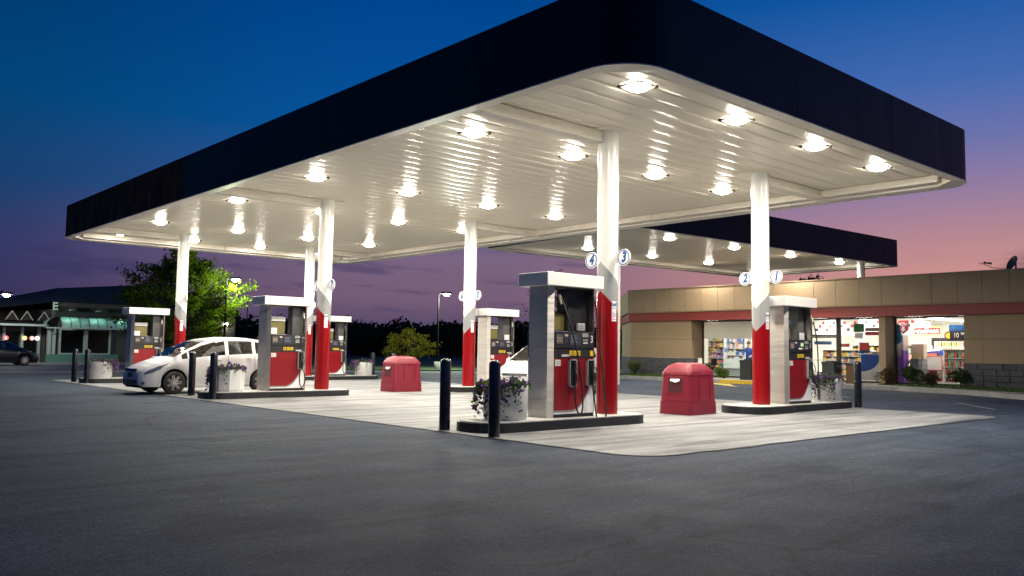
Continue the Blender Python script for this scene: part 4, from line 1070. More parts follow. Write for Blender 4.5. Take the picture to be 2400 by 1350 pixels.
    MB().prism([(-.25, -.2), (.25, -.2), (.25, .3), (-.25, .3)], 0, 1.0).obj('cabinet', mat('cash_grey', (.16, .17, .19), .45), t)
    MB().box(-.25, .25, -.05, .3, 1.0, 1.62, b=.02).obj('head', mat('cash_beige', (.55, .46, .38), .5), t)
    m = MB(); M = face_M((0, -.052, 1.12), (0, -1, 0)); m.box(-.2, .2, -.1, .1, 0, .01, 0, M); m.obj('screen', mat('cash_screen', (.55, .5, .15), .4), t)
    # signs in the windows
    t = thing('atm_sign', 'red arrow-shaped ATM sign hanging in the right window', 'sign', (35.1, 15.12, 2.46), Q)
    m = MB(); M = face_M((0, 0, 0), (0, -1, 0))
    m.add([(-.21, .26, 0), (.21, .26, 0), (.21, -.12, 0), (0, -.30, 0), (-.21, -.12, 0), (-.21, .26, .02), (.21, .26, .02), (.21, -.12, .02), (0, -.30, .02), (-.21, -.12, .02)], [(9, 8, 7, 6, 5)[::-1], (0, 1, 2, 3, 4)[::-1], (0, 1, 6, 5)[::-1], (1, 2, 7, 6)[::-1], (2, 3, 8, 7)[::-1], (3, 4, 9, 8)[::-1], (4, 0, 5, 9)[::-1]], 0, False, M)
    text(m, 'ATM', .19, face_M((0, -.0205, .09), (0, -1, 0)), 1, bold=.02, sx=.95)
    m.add([(-.05, .0, .021), (.05, .0, .021), (.05, -.1, .021), (.1, -.1, .021), (0, -.22, .021), (-.1, -.1, .021), (-.05, -.1, .021)], [(0, 6, 2, 1), (5, 4, 3)], 1, False, M)
    for f in range(len(m.f)): pass
    m.obj('board', [mat('atm_red', (.5, .03, .04), .45), SIGNW], t)
    MB().tube([(0, 0, .26), (0, 0, .47)], .004, 5).obj('hanger', STEEL, t)
    # neon sign: orange frame, red field, white script strokes, round badge
    t = thing('neon_sign', 'glowing orange and red neon sign with round blue badge in the window', 'neon sign', (35.0, 14.14, 2.28), Q)
    def em(n, c, s_): return mat(n, c, .4, emit=c, estr=s_)
    m = MB(); m.box(-.50, .50, -.005, .0, -.13, .12, 0); m.obj('red_field', em('neon_red', (.9, .12, .10), 1.4), t)
    m = MB(); fr = [(-.54, -.02, -.17), (.54, -.02, -.17), (.54, -.02, .13), (.2, -.02, .17), (-.2, -.02, .17), (-.54, -.02, .13), (-.54, -.02, -.17)]; m.tube(fr, .016, 8); m.obj('neon_tube', em('neon_orange', (1, .38, .06), 6), t)
    m = MB(); r = random.Random(4); pts = []
    for k in range(40): pts.append((-.44+.88*k/39, -.025, -.02+.06*math.sin(k*1.25)+r.uniform(-.02, .02)))
    m.tube(pts, .014, 6); m.obj('script_stroke', em('neon_white', (1, .85, .85), 5), t)
    m = MB(); M = face_M((0, -.03, .24), (0, -1, 0)); m.lathe([(.15, 0), (.15, .02)], 24, 0, M); m.lathe([(.085, .02), (.085, .025)], 20, 1, M); m.lathe([(.05, .025), (.05, .03)], 12, 0, M); m.obj('badge', [em('neon_pale', (.8, .93, 1), 2.2), em('neon_blue', (.10, .35, .8), 1.0)], t)
    MB().tube([(-.3, 0, .15), (-.3, 0, .62)], .003, 4).tube([(.3, 0, .15), (.3, 0, .62)], .003, 4).obj('hanger', STEEL, t)
    # price sign
    t = thing('price_sign', 'dark hanging price sign reading 10.99 in the right window corner', 'sign', (35.4, 13.02, 2.16), Q)
    MB().box(-.42, .42, -.01, .01, -.24, .12).obj('board', mat('sign_dark', (.025, .02, .02), .5), t); MB().box(-.44, .44, -.012, .012, .12, .36).obj('header', mat('sign_navy', (.01, .09, .28), .5), t)
    m = MB(); text(m, '10', .28, face_M((-.18, -.0115, -.06), (0, -1, 0)), 0, bold=.015, sx=.75); text(m, '99', .15, face_M((.05, -.0115, .0), (0, -1, 0)), 0, bold=.01, sx=.8); lines_of_print(m, face_M((.24, -.0115, -.07), (0, -1, 0)), .12, .1, 3, 0, 5); m.obj('lettering', SIGNW, t)
    t = tag(MB().lathe([(.17, 0), (.17, .015)], 24, 0, face_M((35.6, 13.55, 2.1), (-1, 0, 0))).lathe([(.115, .0155), (.115, .02)], 24, 1, face_M((35.6, 13.55, 2.1), (-1, 0, 0))).obj('round_sign', [mat('brown', (.12, .05, .02), .5), em('yellow_lit', (.95, .6, .03), .7)]), 'round yellow sign with a brown rim beside the price sign', 'sign')
    # posters
    m = MB(); M = face_M((34.80, 15.28, 2.10), (-1, 0, 0))
    o1 = [(.17*math.cos(2*PI*k/20), .30+.17*math.sin(2*PI*k/20)*1.1) for k in range(20)]; o2 = [(-.0+.24*math.cos(2*PI*k/20), -.06+.30*math.sin(2*PI*k/20)) for k in range(20)]
    for q, zz in ((o1, .001), (o2, .003)): m.prism(q, zz, zz+.001, 0, M)
    tag(m.obj('cyan_poster', mat('cyan', (.0, .42, .85), .5)), 'cyan blob-shaped poster high in the right window', 'poster')
    def poster(name, y0, y1, z0, z1, m_, label, x=34.77, frame=None):
        t = thing(name, label, 'poster', (x, (y0+y1)/2, (z0+z1)/2), Q); w, h = (y1-y0)/2, (z1-z0)/2
        MB().box(-w, w, -.003, .003, -h, h).obj('sheet', m_, t)
        if frame:
            f = MB(); 
            for a in ((-w-.03, w+.03, h, h+.03), (-w-.03, w+.03, -h-.03, -h), (-w-.03, -w, -h, h), (w, w+.03, -h, h)): f.box(a[0], a[1], -.008, .006, a[2], a[3])
            f.obj('frame', frame, t)
        return t
    GRN = mat('green', (.01, .22, .02), .5)
    poster('green_poster', 16.72, 17.12, 2.28, 2.58, GRN, 'green poster in a grey frame above the right door window', 34.95, GREY)
    poster('white_poster', 16.74, 17.10, 1.98, 2.22, SIGNW, 'white sheet below the green poster', 34.95)
    t = poster('red_sign', 16.05, 16.65, 2.12, 2.26, mat('sign_red', (.72, .05, .03), .5), 'red and brown banner beside the green poster', 34.95); MB().box(-.30, .30, -.004, .004, .09, .24).obj('brown_strip', mat('brown_strip', (.35, .2, .17), .5), t)
    poster('red_poster', 16.5, 16.85, 1.50, 1.78, mat('poster_red', (.70, .03, .02), .5), 'square red poster in the dark frame right of the doors', 34.9, DARKM)
    poster('banner', 18.05, 18.85, 1.72, 1.86, mat('banner_blue', (.02, .16, .34), .5), 'long blue banner on the right door', 34.77)
    poster('banner', 17.25, 17.62, 1.62, 1.76, mat('banner_red', (.62, .05, .03), .5), 'small red banner right of the door mullion', 34.77)
    poster('white_board', 14.2, 14.95, .72, 1.25, mat('board_pale', (.70, .68, .66), .5), 'pale board with red frame low in the right window', 36.5, REDINK)
    # blue quarter-round advert on white sheet
    t = thing('window_advert', 'white advert sheet with big blue quarter circle low beside the pillar', 'poster', (34.78, 16.34, .2), Q)
    MB().box(-.46, .42, -.003, .003, .05, 1.15).obj('sheet', SIGNW, t)
    q = [(-.43, 1.12), (-.43, .42)]+[(-.43+.80*math.sin(a), 1.0-.6*math.cos(a)+.0) for a in [k*PI/2/8 for k in range(9)]]+[(.37, 1.12)]
    m = MB(); m.add([(x_, -.004, z_) for x_, z_ in q], [tuple(range(len(q)))], 0); m.obj('blue_field', mat('advert_blue', (.01, .07, .36), .5), t)
    m = MB()
    for k in range(6): m.box(.45, .62, -.004, .004, .05+k*.19, .20+k*.19, k % 2)
    m.obj('green_strip', [mat('lime', (.22, .48, .04), .5), mat('lime2', (.35, .55, .15), .5)], t)
    # blue model car on a shelf top, parcels
    B, U, gm, head, surf, sec, patch, side = car_meshes()
    t = thing('toy_car', 'large shiny blue toy car on top of the goods shelf', 'toy car', (37.4, 15.35, 1.24), Q-.2); t.scale = (.27, .27, .24)
    B.obj('body', PAINT_B, t); [side(w_, s_).obj('side_window', SIGNW, t) for w_ in range(4) for s_ in (-1, 1)]; gm('windshield').obj('windshield', SIGNW, t)
    for x_ in (.82, 3.27): MB().lathe([(.3, -.8), (.3, .8)], 16, 0, Matrix.Translation((x_, 0, .3)) @ Matrix.Rotation(PI/2, 4, 'X')).obj('axle_wheels', BLACK, t)
    tag(MB().box(37.0, 37.6, 14.2, 15.6, 1.0, 1.24).obj('display_table', mat('display_white', (.7, .7, .68), .5)), 'white display stand carrying the blue toy car', 'stand')
    for yy, lb in ((14.98, 'left'), (14.72, 'right')):
        tag(MB().box(36.98, 37.2, yy-.12, yy+.12, 1.24, 1.40, 0).obj('parcel', mat('parcel_orange', (.65, .16, .06), .5)), f'{lb} orange box in front of the blue toy car', 'box', 'orange boxes by the toy car')
store_contents()

# person behind the counter
def cashier():
    SK = mat('skin', (.55, .33, .24), .6); SH = mat('blue_shirt', (.02, .10, .42), .8); HR = mat('brown_hair', (.12, .06, .03), .7)
    me = bpy.data.meshes.new('person'); V = [(0, 0, .92), (0, 0, 1.15), (0, .0, 1.36), (-.03, 0, 1.46), (-.06, 0, 1.56), (-.07, 0, 1.66), (0, .19, 1.36), (-.1, .26, 1.12), (-.32, .2, .98), (-.40, .18, .97), (0, -.19, 1.36), (-.1, -.26, 1.12), (-.32, -.18, .98), (-.40, -.15, .97), (0, .1, .88), (0, .11, .5), (.02, .11, .06), (-.12, .12, .03), (0, -.1, .88), (0, -.11, .5), (.02, -.11, .06), (-.12, -.12, .03)]
    E = [(0, 1), (1, 2), (2, 3), (3, 4), (4, 5), (2, 6), (6, 7), (7, 8), (8, 9), (2, 10), (10, 11), (11, 12), (12, 13), (0, 14), (14, 15), (15, 16), (16, 17), (0, 18), (18, 19), (19, 20), (20, 21)]
    rad = [.15, .14, .14, .055, .095, .085, .07, .05, .04, .035, .07, .05, .04, .035, .10, .07, .05, .04, .10, .07, .05, .04]
    me.from_pydata(V, E, []); o = bpy.data.objects.new('person_body', me); COL.objects.link(o)
    o.modifiers.new('s', 'SKIN'); o.modifiers.new('u', 'SUBSURF').levels = 1
    for sv, r in zip(me.skin_vertices[0].data, rad): sv.radius = (r, r)
    me.skin_vertices[0].data[0].use_root = True
    dg = bpy.context.evaluated_depsgraph_get(); m2 = bpy.data.meshes.new_from_object(o.evaluated_get(dg)); bpy.data.objects.remove(o)
    m2.materials.clear()
    for m_ in (SK, SH, mat('dark_trousers', (.03, .03, .05), .8)): m2.materials.append(m_)
    for p in m2.polygons:
        c = p.center; p.use_smooth = True
        p.material_index = 2 if c.z < .93 and abs(c.x) < .18 else (0 if (c.z > 1.42 or c.x < -.25) else 1)
    t = thing('person', 'person in a blue shirt leaning over the counter behind the left window', 'person', (37.1, 23.6, .148), .15)
    inst('body', m2, t)
    h = MB(); h.sphere((-.055, 0, 1.64), .105, 0, 14, (1.05, .95, 1.0)); h.obj('hair', HR, t, (.02, 0, .025))
    f = MB()
    for s_ in (-1, 1): f.sphere((-.158, s_*.035, 1.62), .012, 0, 8)
    f.obj('eyes', INK, t); MB().add([(-.155, -.012, 1.585), (-.155, .012, 1.585), (-.182, 0, 1.578), (-.155, 0, 1.62)], [(0, 1, 2), (0, 2, 3), (1, 3, 2)]).obj('nose', SK, t)
    MB().box(-.152, -.145, -.025, .025, 1.545, 1.553).obj('mouth', mat('lip', (.4, .15, .13), .6), t)
cashier()

# ---- pavement, kerb, grass, things outside the store
def store_front():
    kerb = [(26.0, 5.2), (28.7, 8.9), (30.3, 11.1), (31.1, 13.4), (31.3, 15.5), (31.3, 30.0), (33.0, 36.0)]
    pts = curve_pts([(x, y, 0) for x, y in kerb], 60); P = [(p.x, p.y) for p in pts]
    far = [(40, 37), (46, 36), (46, 2), (34, 2)]
    struct(MB().prism(P+[(34.7, 36), (47, 36), (47, 3.0), (27, 3.0)], -.05, .146).obj('store_pavement', WALKC))
    # kerb stones along the edge, laid end to end
    KM = mat('kerb_concrete', (.30, .30, .29), .85, var=.25, vscale=5, bump=.3); KY = mat('kerb_yellow', (.62, .42, .03), .7, var=.25, vscale=6)
    t = thing('kerb', 'concrete kerb along the store pavement, one length painted yellow', 'kerb')
    acc = 0; L = 1.0; seg = []
    dense = curve_pts([(x, y, 0) for x, y in kerb], 600)
    cur = dense[0]
    for p in dense[1:]:
        if (p-cur).length >= L:
            d = (p-cur).normalized(); n = Vector((-d.y, d.x, 0)); a = cur+d*.006; b = p-d*.006
            q = [(a+n*.02).to_2d(), (b+n*.02).to_2d(), (b-n*.14).to_2d(), (a-n*.14).to_2d()]
            yel = 19.6 < (a.y+b.y)/2 < 21.2
            o = MB().prism([tuple(v) for v in q][::-1], -.02, .152).obj('kerb_stone', KY if yel else KM, t)
            if yel: o['label'] = 'yellow painted kerb stone'
            cur = p
    # yellow hatching on the asphalt
    m = MB(); 
    for k in range(5):
        m.add([(28.6+k*.45, 19.0+k*.55, .004), (28.75+k*.45, 18.95+k*.55, .004), (30.9, 20.6+k*.25, .004), (30.8, 20.75+k*.25, .004)], [(0, 1, 2, 3)])
    m.add([(28.4, 18.7, .005), (28.5, 18.62, .005), (31.0, 22.0, .005), (30.9, 22.08, .005)], [(0, 1, 2, 3)])
    struct(m.obj('yellow_road_hatching', mat('road_yellow', (.55, .42, .08), .7, var=.3, vscale=8)))
    m = MB(); m.add([(24.5, 12.2, .004), (24.6, 12.15, .004), (27.2, 14.6, .004), (27.1, 14.68, .004)], [(0, 1, 2, 3)]); m.add([(22.5, 7.6, .004), (22.6, 7.55, .004), (24.8, 9.2, .004), (24.7, 9.28, .004)], [(0, 1, 2, 3)])
    struct(m.obj('bay_line', mat('road_white', (.30, .30, .29), .8, var=.4, vscale=9)))
    # planting bed with grass
    bed = [(28.6, 4.0), (30.6, 9.6), (31.6, 12.6), (32.4, 14.4), (32.9, 15.2), (33.72, 15.2), (33.72, 4.0)]
    struct(MB().prism(bed[::-1], .10, .158).obj('planting_bed', mat('bed_soil', (.045, .06, .02), .95, var=.5, vscale=5)))
    bed2 = [(31.75, 23.2), (31.75, 31.5), (33.74, 31.5), (33.74, 23.2)]
    struct(MB().prism(bed2[::-1], .10, .158).obj('planting_bed', MATS['bed_soil']))
    g = MB(); r = random.Random(9)
    def inside(x, y, pl):
        c = False
        for (x1, y1), (x2, y2) in zip(pl, pl[1:]+pl[:1]):
            if (y1 > y) != (y2 > y) and x < (x2-x1)*(y-y1)/(y2-y1)+x1: c = not c
        return c
    for pl, n in ((bed, 5200), (bed2, 2600)):
        bx = [p[0] for p in pl]; by = [p[1] for p in pl]
        for _ in range(n):
            x, y = r.uniform(min(bx), max(bx)), r.uniform(min(by), max(by))
            if inside(x, y, pl):
                h = r.uniform(.04, .10); a = r.uniform(0, PI); dx, dy = .012*math.cos(a), .012*math.sin(a)
                g.add([(x-dx, y-dy, .157), (x+dx, y+dy, .157), (x+r.gauss(0, .03), y+r.gauss(0, .03), .157+h)], [(0, 1, 2)])
    tag(g.obj('grass', leaf_mat('grass_blade', (.07, .14, .03))), kind='stuff')
store_front()
def shrub(x, y, w, d, h, label, c, seed, n=900, leafs=.07, z=.15):
    r = random.Random(seed); t = thing('shrub', label, 'shrub', (x, y, z), 0, 'shrubs along the store wall')
    m = MB()
    lob = [(r.uniform(-w*.28, w*.28), r.uniform(-d*.25, d*.25), r.uniform(.35, .62)*h, r.uniform(.5, .8)) for _ in range(6)]
    for _ in range(n):
        lx, ly, lz, s_ = r.choice(lob); v = Vector((r.gauss(0, 1), r.gauss(0, 1), r.gauss(0, 1))).normalized()*(.55+.45*r.random()**.4)
        p = Vector((lx+v.x*w*.34*s_, ly+v.y*d*.34*s_, max(.03, lz+v.z*h*.45*s_))); leaf(m, p, leafs*r.uniform(.7, 1.4), r, 0, (v+Vector((r.gauss(0, .6), r.gauss(0, .6), r.gauss(0, .6)+.3))).normalized())
    m.obj('foliage', c, t)
    b = MB()
    for k in range(7): b.tube([(r.uniform(-.08, .08), r.uniform(-.08, .08), 0), (r.uniform(-w*.3, w*.3), r.uniform(-d*.3, d*.3), h*.6)], .014, 5, r1=.006)
    b.obj('stems', mat('twig', (.05, .035, .025), .9), t)
SHG = leaf_mat('shrub_leaf', (.035, .065, .022)); SHB = leaf_mat('shrub_leaf_bronze', (.07, .055, .03)); SHL = leaf_mat('shrub_leaf_light', (.10, .16, .03))
shrub(33.0, 14.85, .9, .9, .72, 'bronze-tinged shrub, leftmost under the right shop window', SHB, 41)
shrub(32.9, 13.95, 1.2, 1.1, .86, 'biggest dark green shrub under the right shop window', SHG, 42, 1300)
shrub(32.7, 13.05, .9, .9, .60, 'low bronze shrub in front of the bottle shelf window', SHB, 43)
shrub(32.6, 12.0, 1.1, 1.0, .74, 'round dark shrub at the corner of the stone wall', SHG, 44, 1100)
shrub(33.3, 22.5, .9, .9, .60, 'bright green rounded shrub under the left shop window', SHL, 45, 1100)
shrub(33.3, 23.5, .8, .8, .75, 'brownish upright shrub at the left edge of the left window', SHB, 46)
def fountain_grass(x, y, label, seed, s=1.):
    r = random.Random(seed); m = MB()
    for _ in range(420):
        a = r.uniform(0, 2*PI); sp_ = r.uniform(.2, .75)*s; h = r.uniform(.5, .95)*s; w = .012
        pts = [(sp_*u*math.cos(a), sp_*u*math.sin(a), h*(u*1.9-u*u*1.25)+.0) for u in (0, .3, .6, .85, 1)]; n = Vector((-math.sin(a), math.cos(a), 0))*w
        vs = []
        for k, p in enumerate(pts): f = 1-k/4.5; vs += [Vector(p)-n*f, Vector(p)+n*f]
        m.add(vs, [(2*k, 2*k+1, 2*k+3, 2*k+2) for k in range(4)], 0)
    tag(m.obj('ornamental_grass', leaf_mat('fountain_grass', (.14, .18, .07)), None, (x, y, .15)), label, 'grass clump')
fountain_grass(32.6, 27.2, 'arching pale grass clump in front of the left store wall', 51, 1.1)
fountain_grass(32.9, 28.7, 'second grass clump half hidden behind the red column', 52, .8)
def trash_can(x, y, label, m, w=.28, h=.85):
    t = thing('trash_can', label, 'trash can', (x, y, .148), 0, 'trash cans by the store entrance')
    MB().prism(rrect(-w, w, -w, w, .05, 3), 0, h-.09).obj('can_body', m, t); MB().prism(rrect(-w-.02, w+.02, -w-.02, w+.02, .06, 3), h-.09, h).prism(rrect(-w*.6, w*.6, -w*.6, w*.6, .06, 3), h, h+.04).obj('lid', m, t)
trash_can(32.5, 20.7, 'black square trash can left of the store entrance', mat('can_black', (.015, .016, .018), .5))
trash_can(32.6, 16.95, 'dark square trash can right of the store entrance, behind the planter', mat('can_grey', (.03, .033, .036), .5))
t_ = thing('stone_bin', 'small brown pebble-faced bin beside the dark trash can', 'bin', (32.9, 16.2, .148)); MB().prism(rrect(-.2, .2, -.2, .2, .03, 2), 0, .72).obj('bin_body', mat('pebble', (.16, .10, .06), .9, var=.5, vscale=30), t_); MB().prism(rrect(-.22, .22, -.22, .22, .03, 2), .72, .78).obj('rim', DARKM, t_)

# satellite dish on the parapet
def dish():
    t = thing('satellite_dish', 'dark satellite dish with its feed arm on the store roof', 'satellite dish', (36.0, 11.25, 4.12))
    m = MB(); M = Matrix.Translation((0, .02, .74)) @ Matrix.Rotation(math.radians(48), 4, 'Z') @ Matrix.Rotation(math.radians(-66), 4, 'X')
    prof = [(.001+.30*k/6, .085*(k/6)**2) for k in range(7)]; m.lathe(prof, 24, 0, M, cap=False); m.lathe([(p[0], p[1]-.012) for p in prof[::-1]], 24, 0, M, cap=False)
    m.obj('reflector', DARKM, t); MB().tube([(0, -.05, 0), (0, -.05, .8)], .03, 8).obj('mast', DARKM, t)
    MB().tube([(-.02, .1, .56), (-.03, .75, .62), (-.04, 1.05, .78)], .014, 6).obj('feed_arm', DARKM, t)
    m = MB(); m.lathe([(.055, 0), (.035, .08), (.03, .2), (.055, .26)], 12, 0, Matrix.Translation((-.04, .80, .80)) @ Matrix.Rotation(math.radians(-80), 4, 'X')); m.tube([(-.04, 1.05, .78), (-.04, 1.15, .86), (-.04, 1.26, .83), (-.04, 1.15, .79)], .012, 5); m.obj('feed_horn', DARKM, t)
dish()

# ================================================================ BACKGROUND
def tree(name, label, x, y, h, spread, seed, leafm, trunk_h=.25, leaf_s=.22, nb=46, per=70, shape=None, group=None, gauss=.16):
    r = random.Random(seed); t = thing(name, label, 'tree', (x, y, 0), 0, group)
    BK = mat('bark', (.05, .04, .032), .9, var=.3)
    tr = MB(); tr.tube(curve_pts([(0, 0, -.1), (.05*h*.2, 0, h*.2), (0, .03*h*.3, h*.5), (.02, 0, h*.85)], 16), .028*h, 9, r1=.008*h); tr.obj('trunk', BK, t)
    lb = MB(); cr = MB()
    for k in range(nb):
        u = trunk_h+(1-trunk_h)*((k+.5)/nb); z0 = h*u*.82; a = k*2.399+r.uniform(-.4, .4)
        sp_ = spread*(shape(u) if shape else math.sin(PI*min(1, (u-trunk_h)/(1-trunk_h)*.8+.18)))*r.uniform(.6, 1.2); rise = h*r.uniform(.06, .2)
        tip = Vector((sp_*math.cos(a), sp_*math.sin(a), min(h, z0+rise))); mid = Vector((tip.x*.5, tip.y*.5, z0+rise*.35))
        lb.tube([(0, 0, z0*.97), mid, tip], .008*h, 5, r1=.002*h)
        for q in range(per):
            s_ = r.random()**.6; base = Vector((0, 0, z0)).lerp(tip, .25+.8*s_)
            p = base+Vector((r.gauss(0, gauss*spread*.55), r.gauss(0, gauss*spread*.55), r.gauss(0, gauss*spread*.42)))
            leaf(cr, p, leaf_s*r.uniform(.6, 1.3), r, 0, (tip.normalized()*.6+Vector((r.gauss(0, .7), r.gauss(0, .7), r.gauss(0, .7)))).normalized(), .6)
    lb.obj('limbs', BK, t); cr.obj('crown', leafm, t)
    return t
TREEL = leaf_mat('tree_leaf', (.075, .115, .007), .4, .35); TREED = leaf_mat('tree_leaf_dark', (.022, .035, .014), .4); YLEAF = leaf_mat('yellow_leaf', (.16, .15, .02), .3, .4)
tree('shade_tree', 'large leafy tree lit bright green by the lamp, behind the left pumps', 18.95, 50, 7.2, 3.75, 61, TREEL, .12, .17, 80, 280, gauss=.085)
tree('small_tree', 'small yellow-green tree lit from the side beside the woods', 35.2, 50.2, 2.7, 2.0, 62, YLEAF, .10, .14, 36, 170, gauss=.12)
tree('roof_tree', 'dark tree crown showing above the store roof beneath the rear canopy', 56, 30.5, 7.0, 2.4, 63, TREED, .4, .22, 30, 80)
tree('thin_tree', 'sparse dark tree standing behind pump 3 against the purple sky', 45.3, 45, 7.4, 2.8, 64, TREED, .2, .17, 44, 34, gauss=.2)
tree('edge_tree', 'dark tree beyond the restaurant roof at the far left', 16.5, 92, 6.2, 4.0, 65, TREED, .15, .35, 40, 70)
tree('edge_tree', 'second dark tree crown left of the restaurant gable', 9.5, 92, 6.6, 3.6, 66, TREED, .15, .35, 34, 60)

def woods():
    r = random.Random(77); m = MB()
    def crown(x, y, h, w):
        n = 330
        for _ in range(n):
            v = Vector((r.gauss(0, 1), r.gauss(0, 1), r.gauss(0, 1))).normalized()*r.random()**.35
            p = Vector((x+v.x*w, y+v.y*w*.6, max(.1, h*.52+v.z*h*.5+r.gauss(0, .15)))); leaf(m, p, r.uniform(.5, 1.0), r, 0, None, .8)
    # a belt of wood running behind the forecourt, nearer to the right
    for k in range(150):
        u = k/149; x = 50+u*120; y = 150-u*85+r.uniform(-6, 6); h = r.uniform(5.6, 7.2)*(1-.18*u)+(.9 if r.random() < .15 else 0)
        crown(x, y, h, r.uniform(2.2, 4))
    for k in range(60):
        u = k/59; x = 52+u*100; y = 142-u*80+r.uniform(-3, 3); crown(x, y, r.uniform(3.2, 5.5), r.uniform(2, 3.5))
    for k in range(40):
        crown(-10+k*1.9, 155+r.uniform(-5, 5), r.uniform(5, 7.5), 3)
    tag(m.obj('distant_woods', leaf_mat('woods_leaf', (.06, .075, .04), .4)), 'dark belt of woods along the horizon', kind='stuff')
woods()
def verges():
    G = mat('verge_grass', (.035, .07, .018), .95, var=.4, vscale=2, bump=.5, bscale=8)
    struct(MB().prism([(24, 46), (31, 40.5), (70, 22+20), (110, 40), (150, 60), (60, 160), (20, 160), (24, 66)], -.02, .06).obj('grass_verge', G))
    RD = mat('road_pale', (.11, .115, .12), .8, var=.2)
    struct(MB().prism([(-30, 45), (24, 45), (31, 39.2), (46, 34.5), (46, 31.5), (30, 36.5), (23, 41.5), (-30, 41.5)][::-1], -.02, .004).obj('back_lane', RD))
    struct(MB().prism([(-30, 58.6), (20, 58.6), (20, 59.4), (-30, 59.4)], -.02, .12).obj('restaurant_kerb', mat('kerb_concrete', (.3, .3, .29), .85)))
verges()

def street_lamp(x, y, h, label, power=0, col=(1, .95, .8), glow=0, two=False, arm=.45, dirx=-1, tilt=0):
    t = thing('street_lamp', label, 'street lamp', (x, y, 0), 0, 'parking lot lamps')
    MB().lathe([(.20, 0), (.20, .5), (.17, .52)], 14).obj('footing', WALKC, t)
    MB().tube([(0, 0, .5), (0, 0, h)], .065, 10, r1=.05).obj('pole', mat('pole_black', (.006, .006, .006), .9, spec=.1), t)
    for d in ((dirx,) if not two else (-1, 1)):
        dx, dy = d*math.cos(YAW), -d*math.sin(YAW)
        m = MB(); M = Matrix.Translation((dx*arm, dy*arm, h)) @ Matrix.Rotation(-YAW, 4, 'Z')
        m.box(-.30, .30, -.18, .18, -.02, .12, b=.02, M=M); m.tube([(0, 0, h), (dx*arm*.6, dy*arm*.6, h+.04)], .03, 6); hd = m.obj('lamp_head', DARKM, t)
        if glow:
            MB().lathe([(.02, -.15), (.13, -.125), (.19, -.07), (.21, -.022)], 14, 0, M).obj('lamp_glass', mat(f'lot_lamp_{glow}_{col[0]}', (1, 1, 1), .4, emit=col, estr=glow), hd)
    if power:
        l = bpy.data.lights.new('lamp_light', 'POINT'); l.energy = power; l.color = col; l.shadow_soft_size = .18
        o = bpy.data.objects.new('lamp_light', l); COL.objects.link(o); o.parent = t; o.location = (dirx*math.cos(YAW)*(arm+.1), -dirx*math.sin(YAW)*(arm+.1), h-.26)
street_lamp(20.35, 47.2, 5.15, 'lamp with a greenish glow in front of the big tree', 1700, (.86, 1, .66), 220, dirx=1, arm=.5)
street_lamp(32.4, 43.0, 4.80, 'dark pole lamp glowing white at the middle of the lot', 2600, (.92, 1, .82), 220, dirx=1, arm=.5)
street_lamp(45.9, 100, 7.05, 'unlit tall lamp post right of the big tree', 0, glow=.6, col=(.5, .9, .8), dirx=-1, arm=.8)
street_lamp(11.0, 58.0, 4.2, 'bright white lamp at the far left edge', 500, (1, .97, .9), 160, dirx=1, arm=.5)
street_lamp(15.6, 78.0, 4.0, 'small distant lamp over the left restaurant wing', 60, (.8, 1, .9), 12, dirx=1, arm=.4)

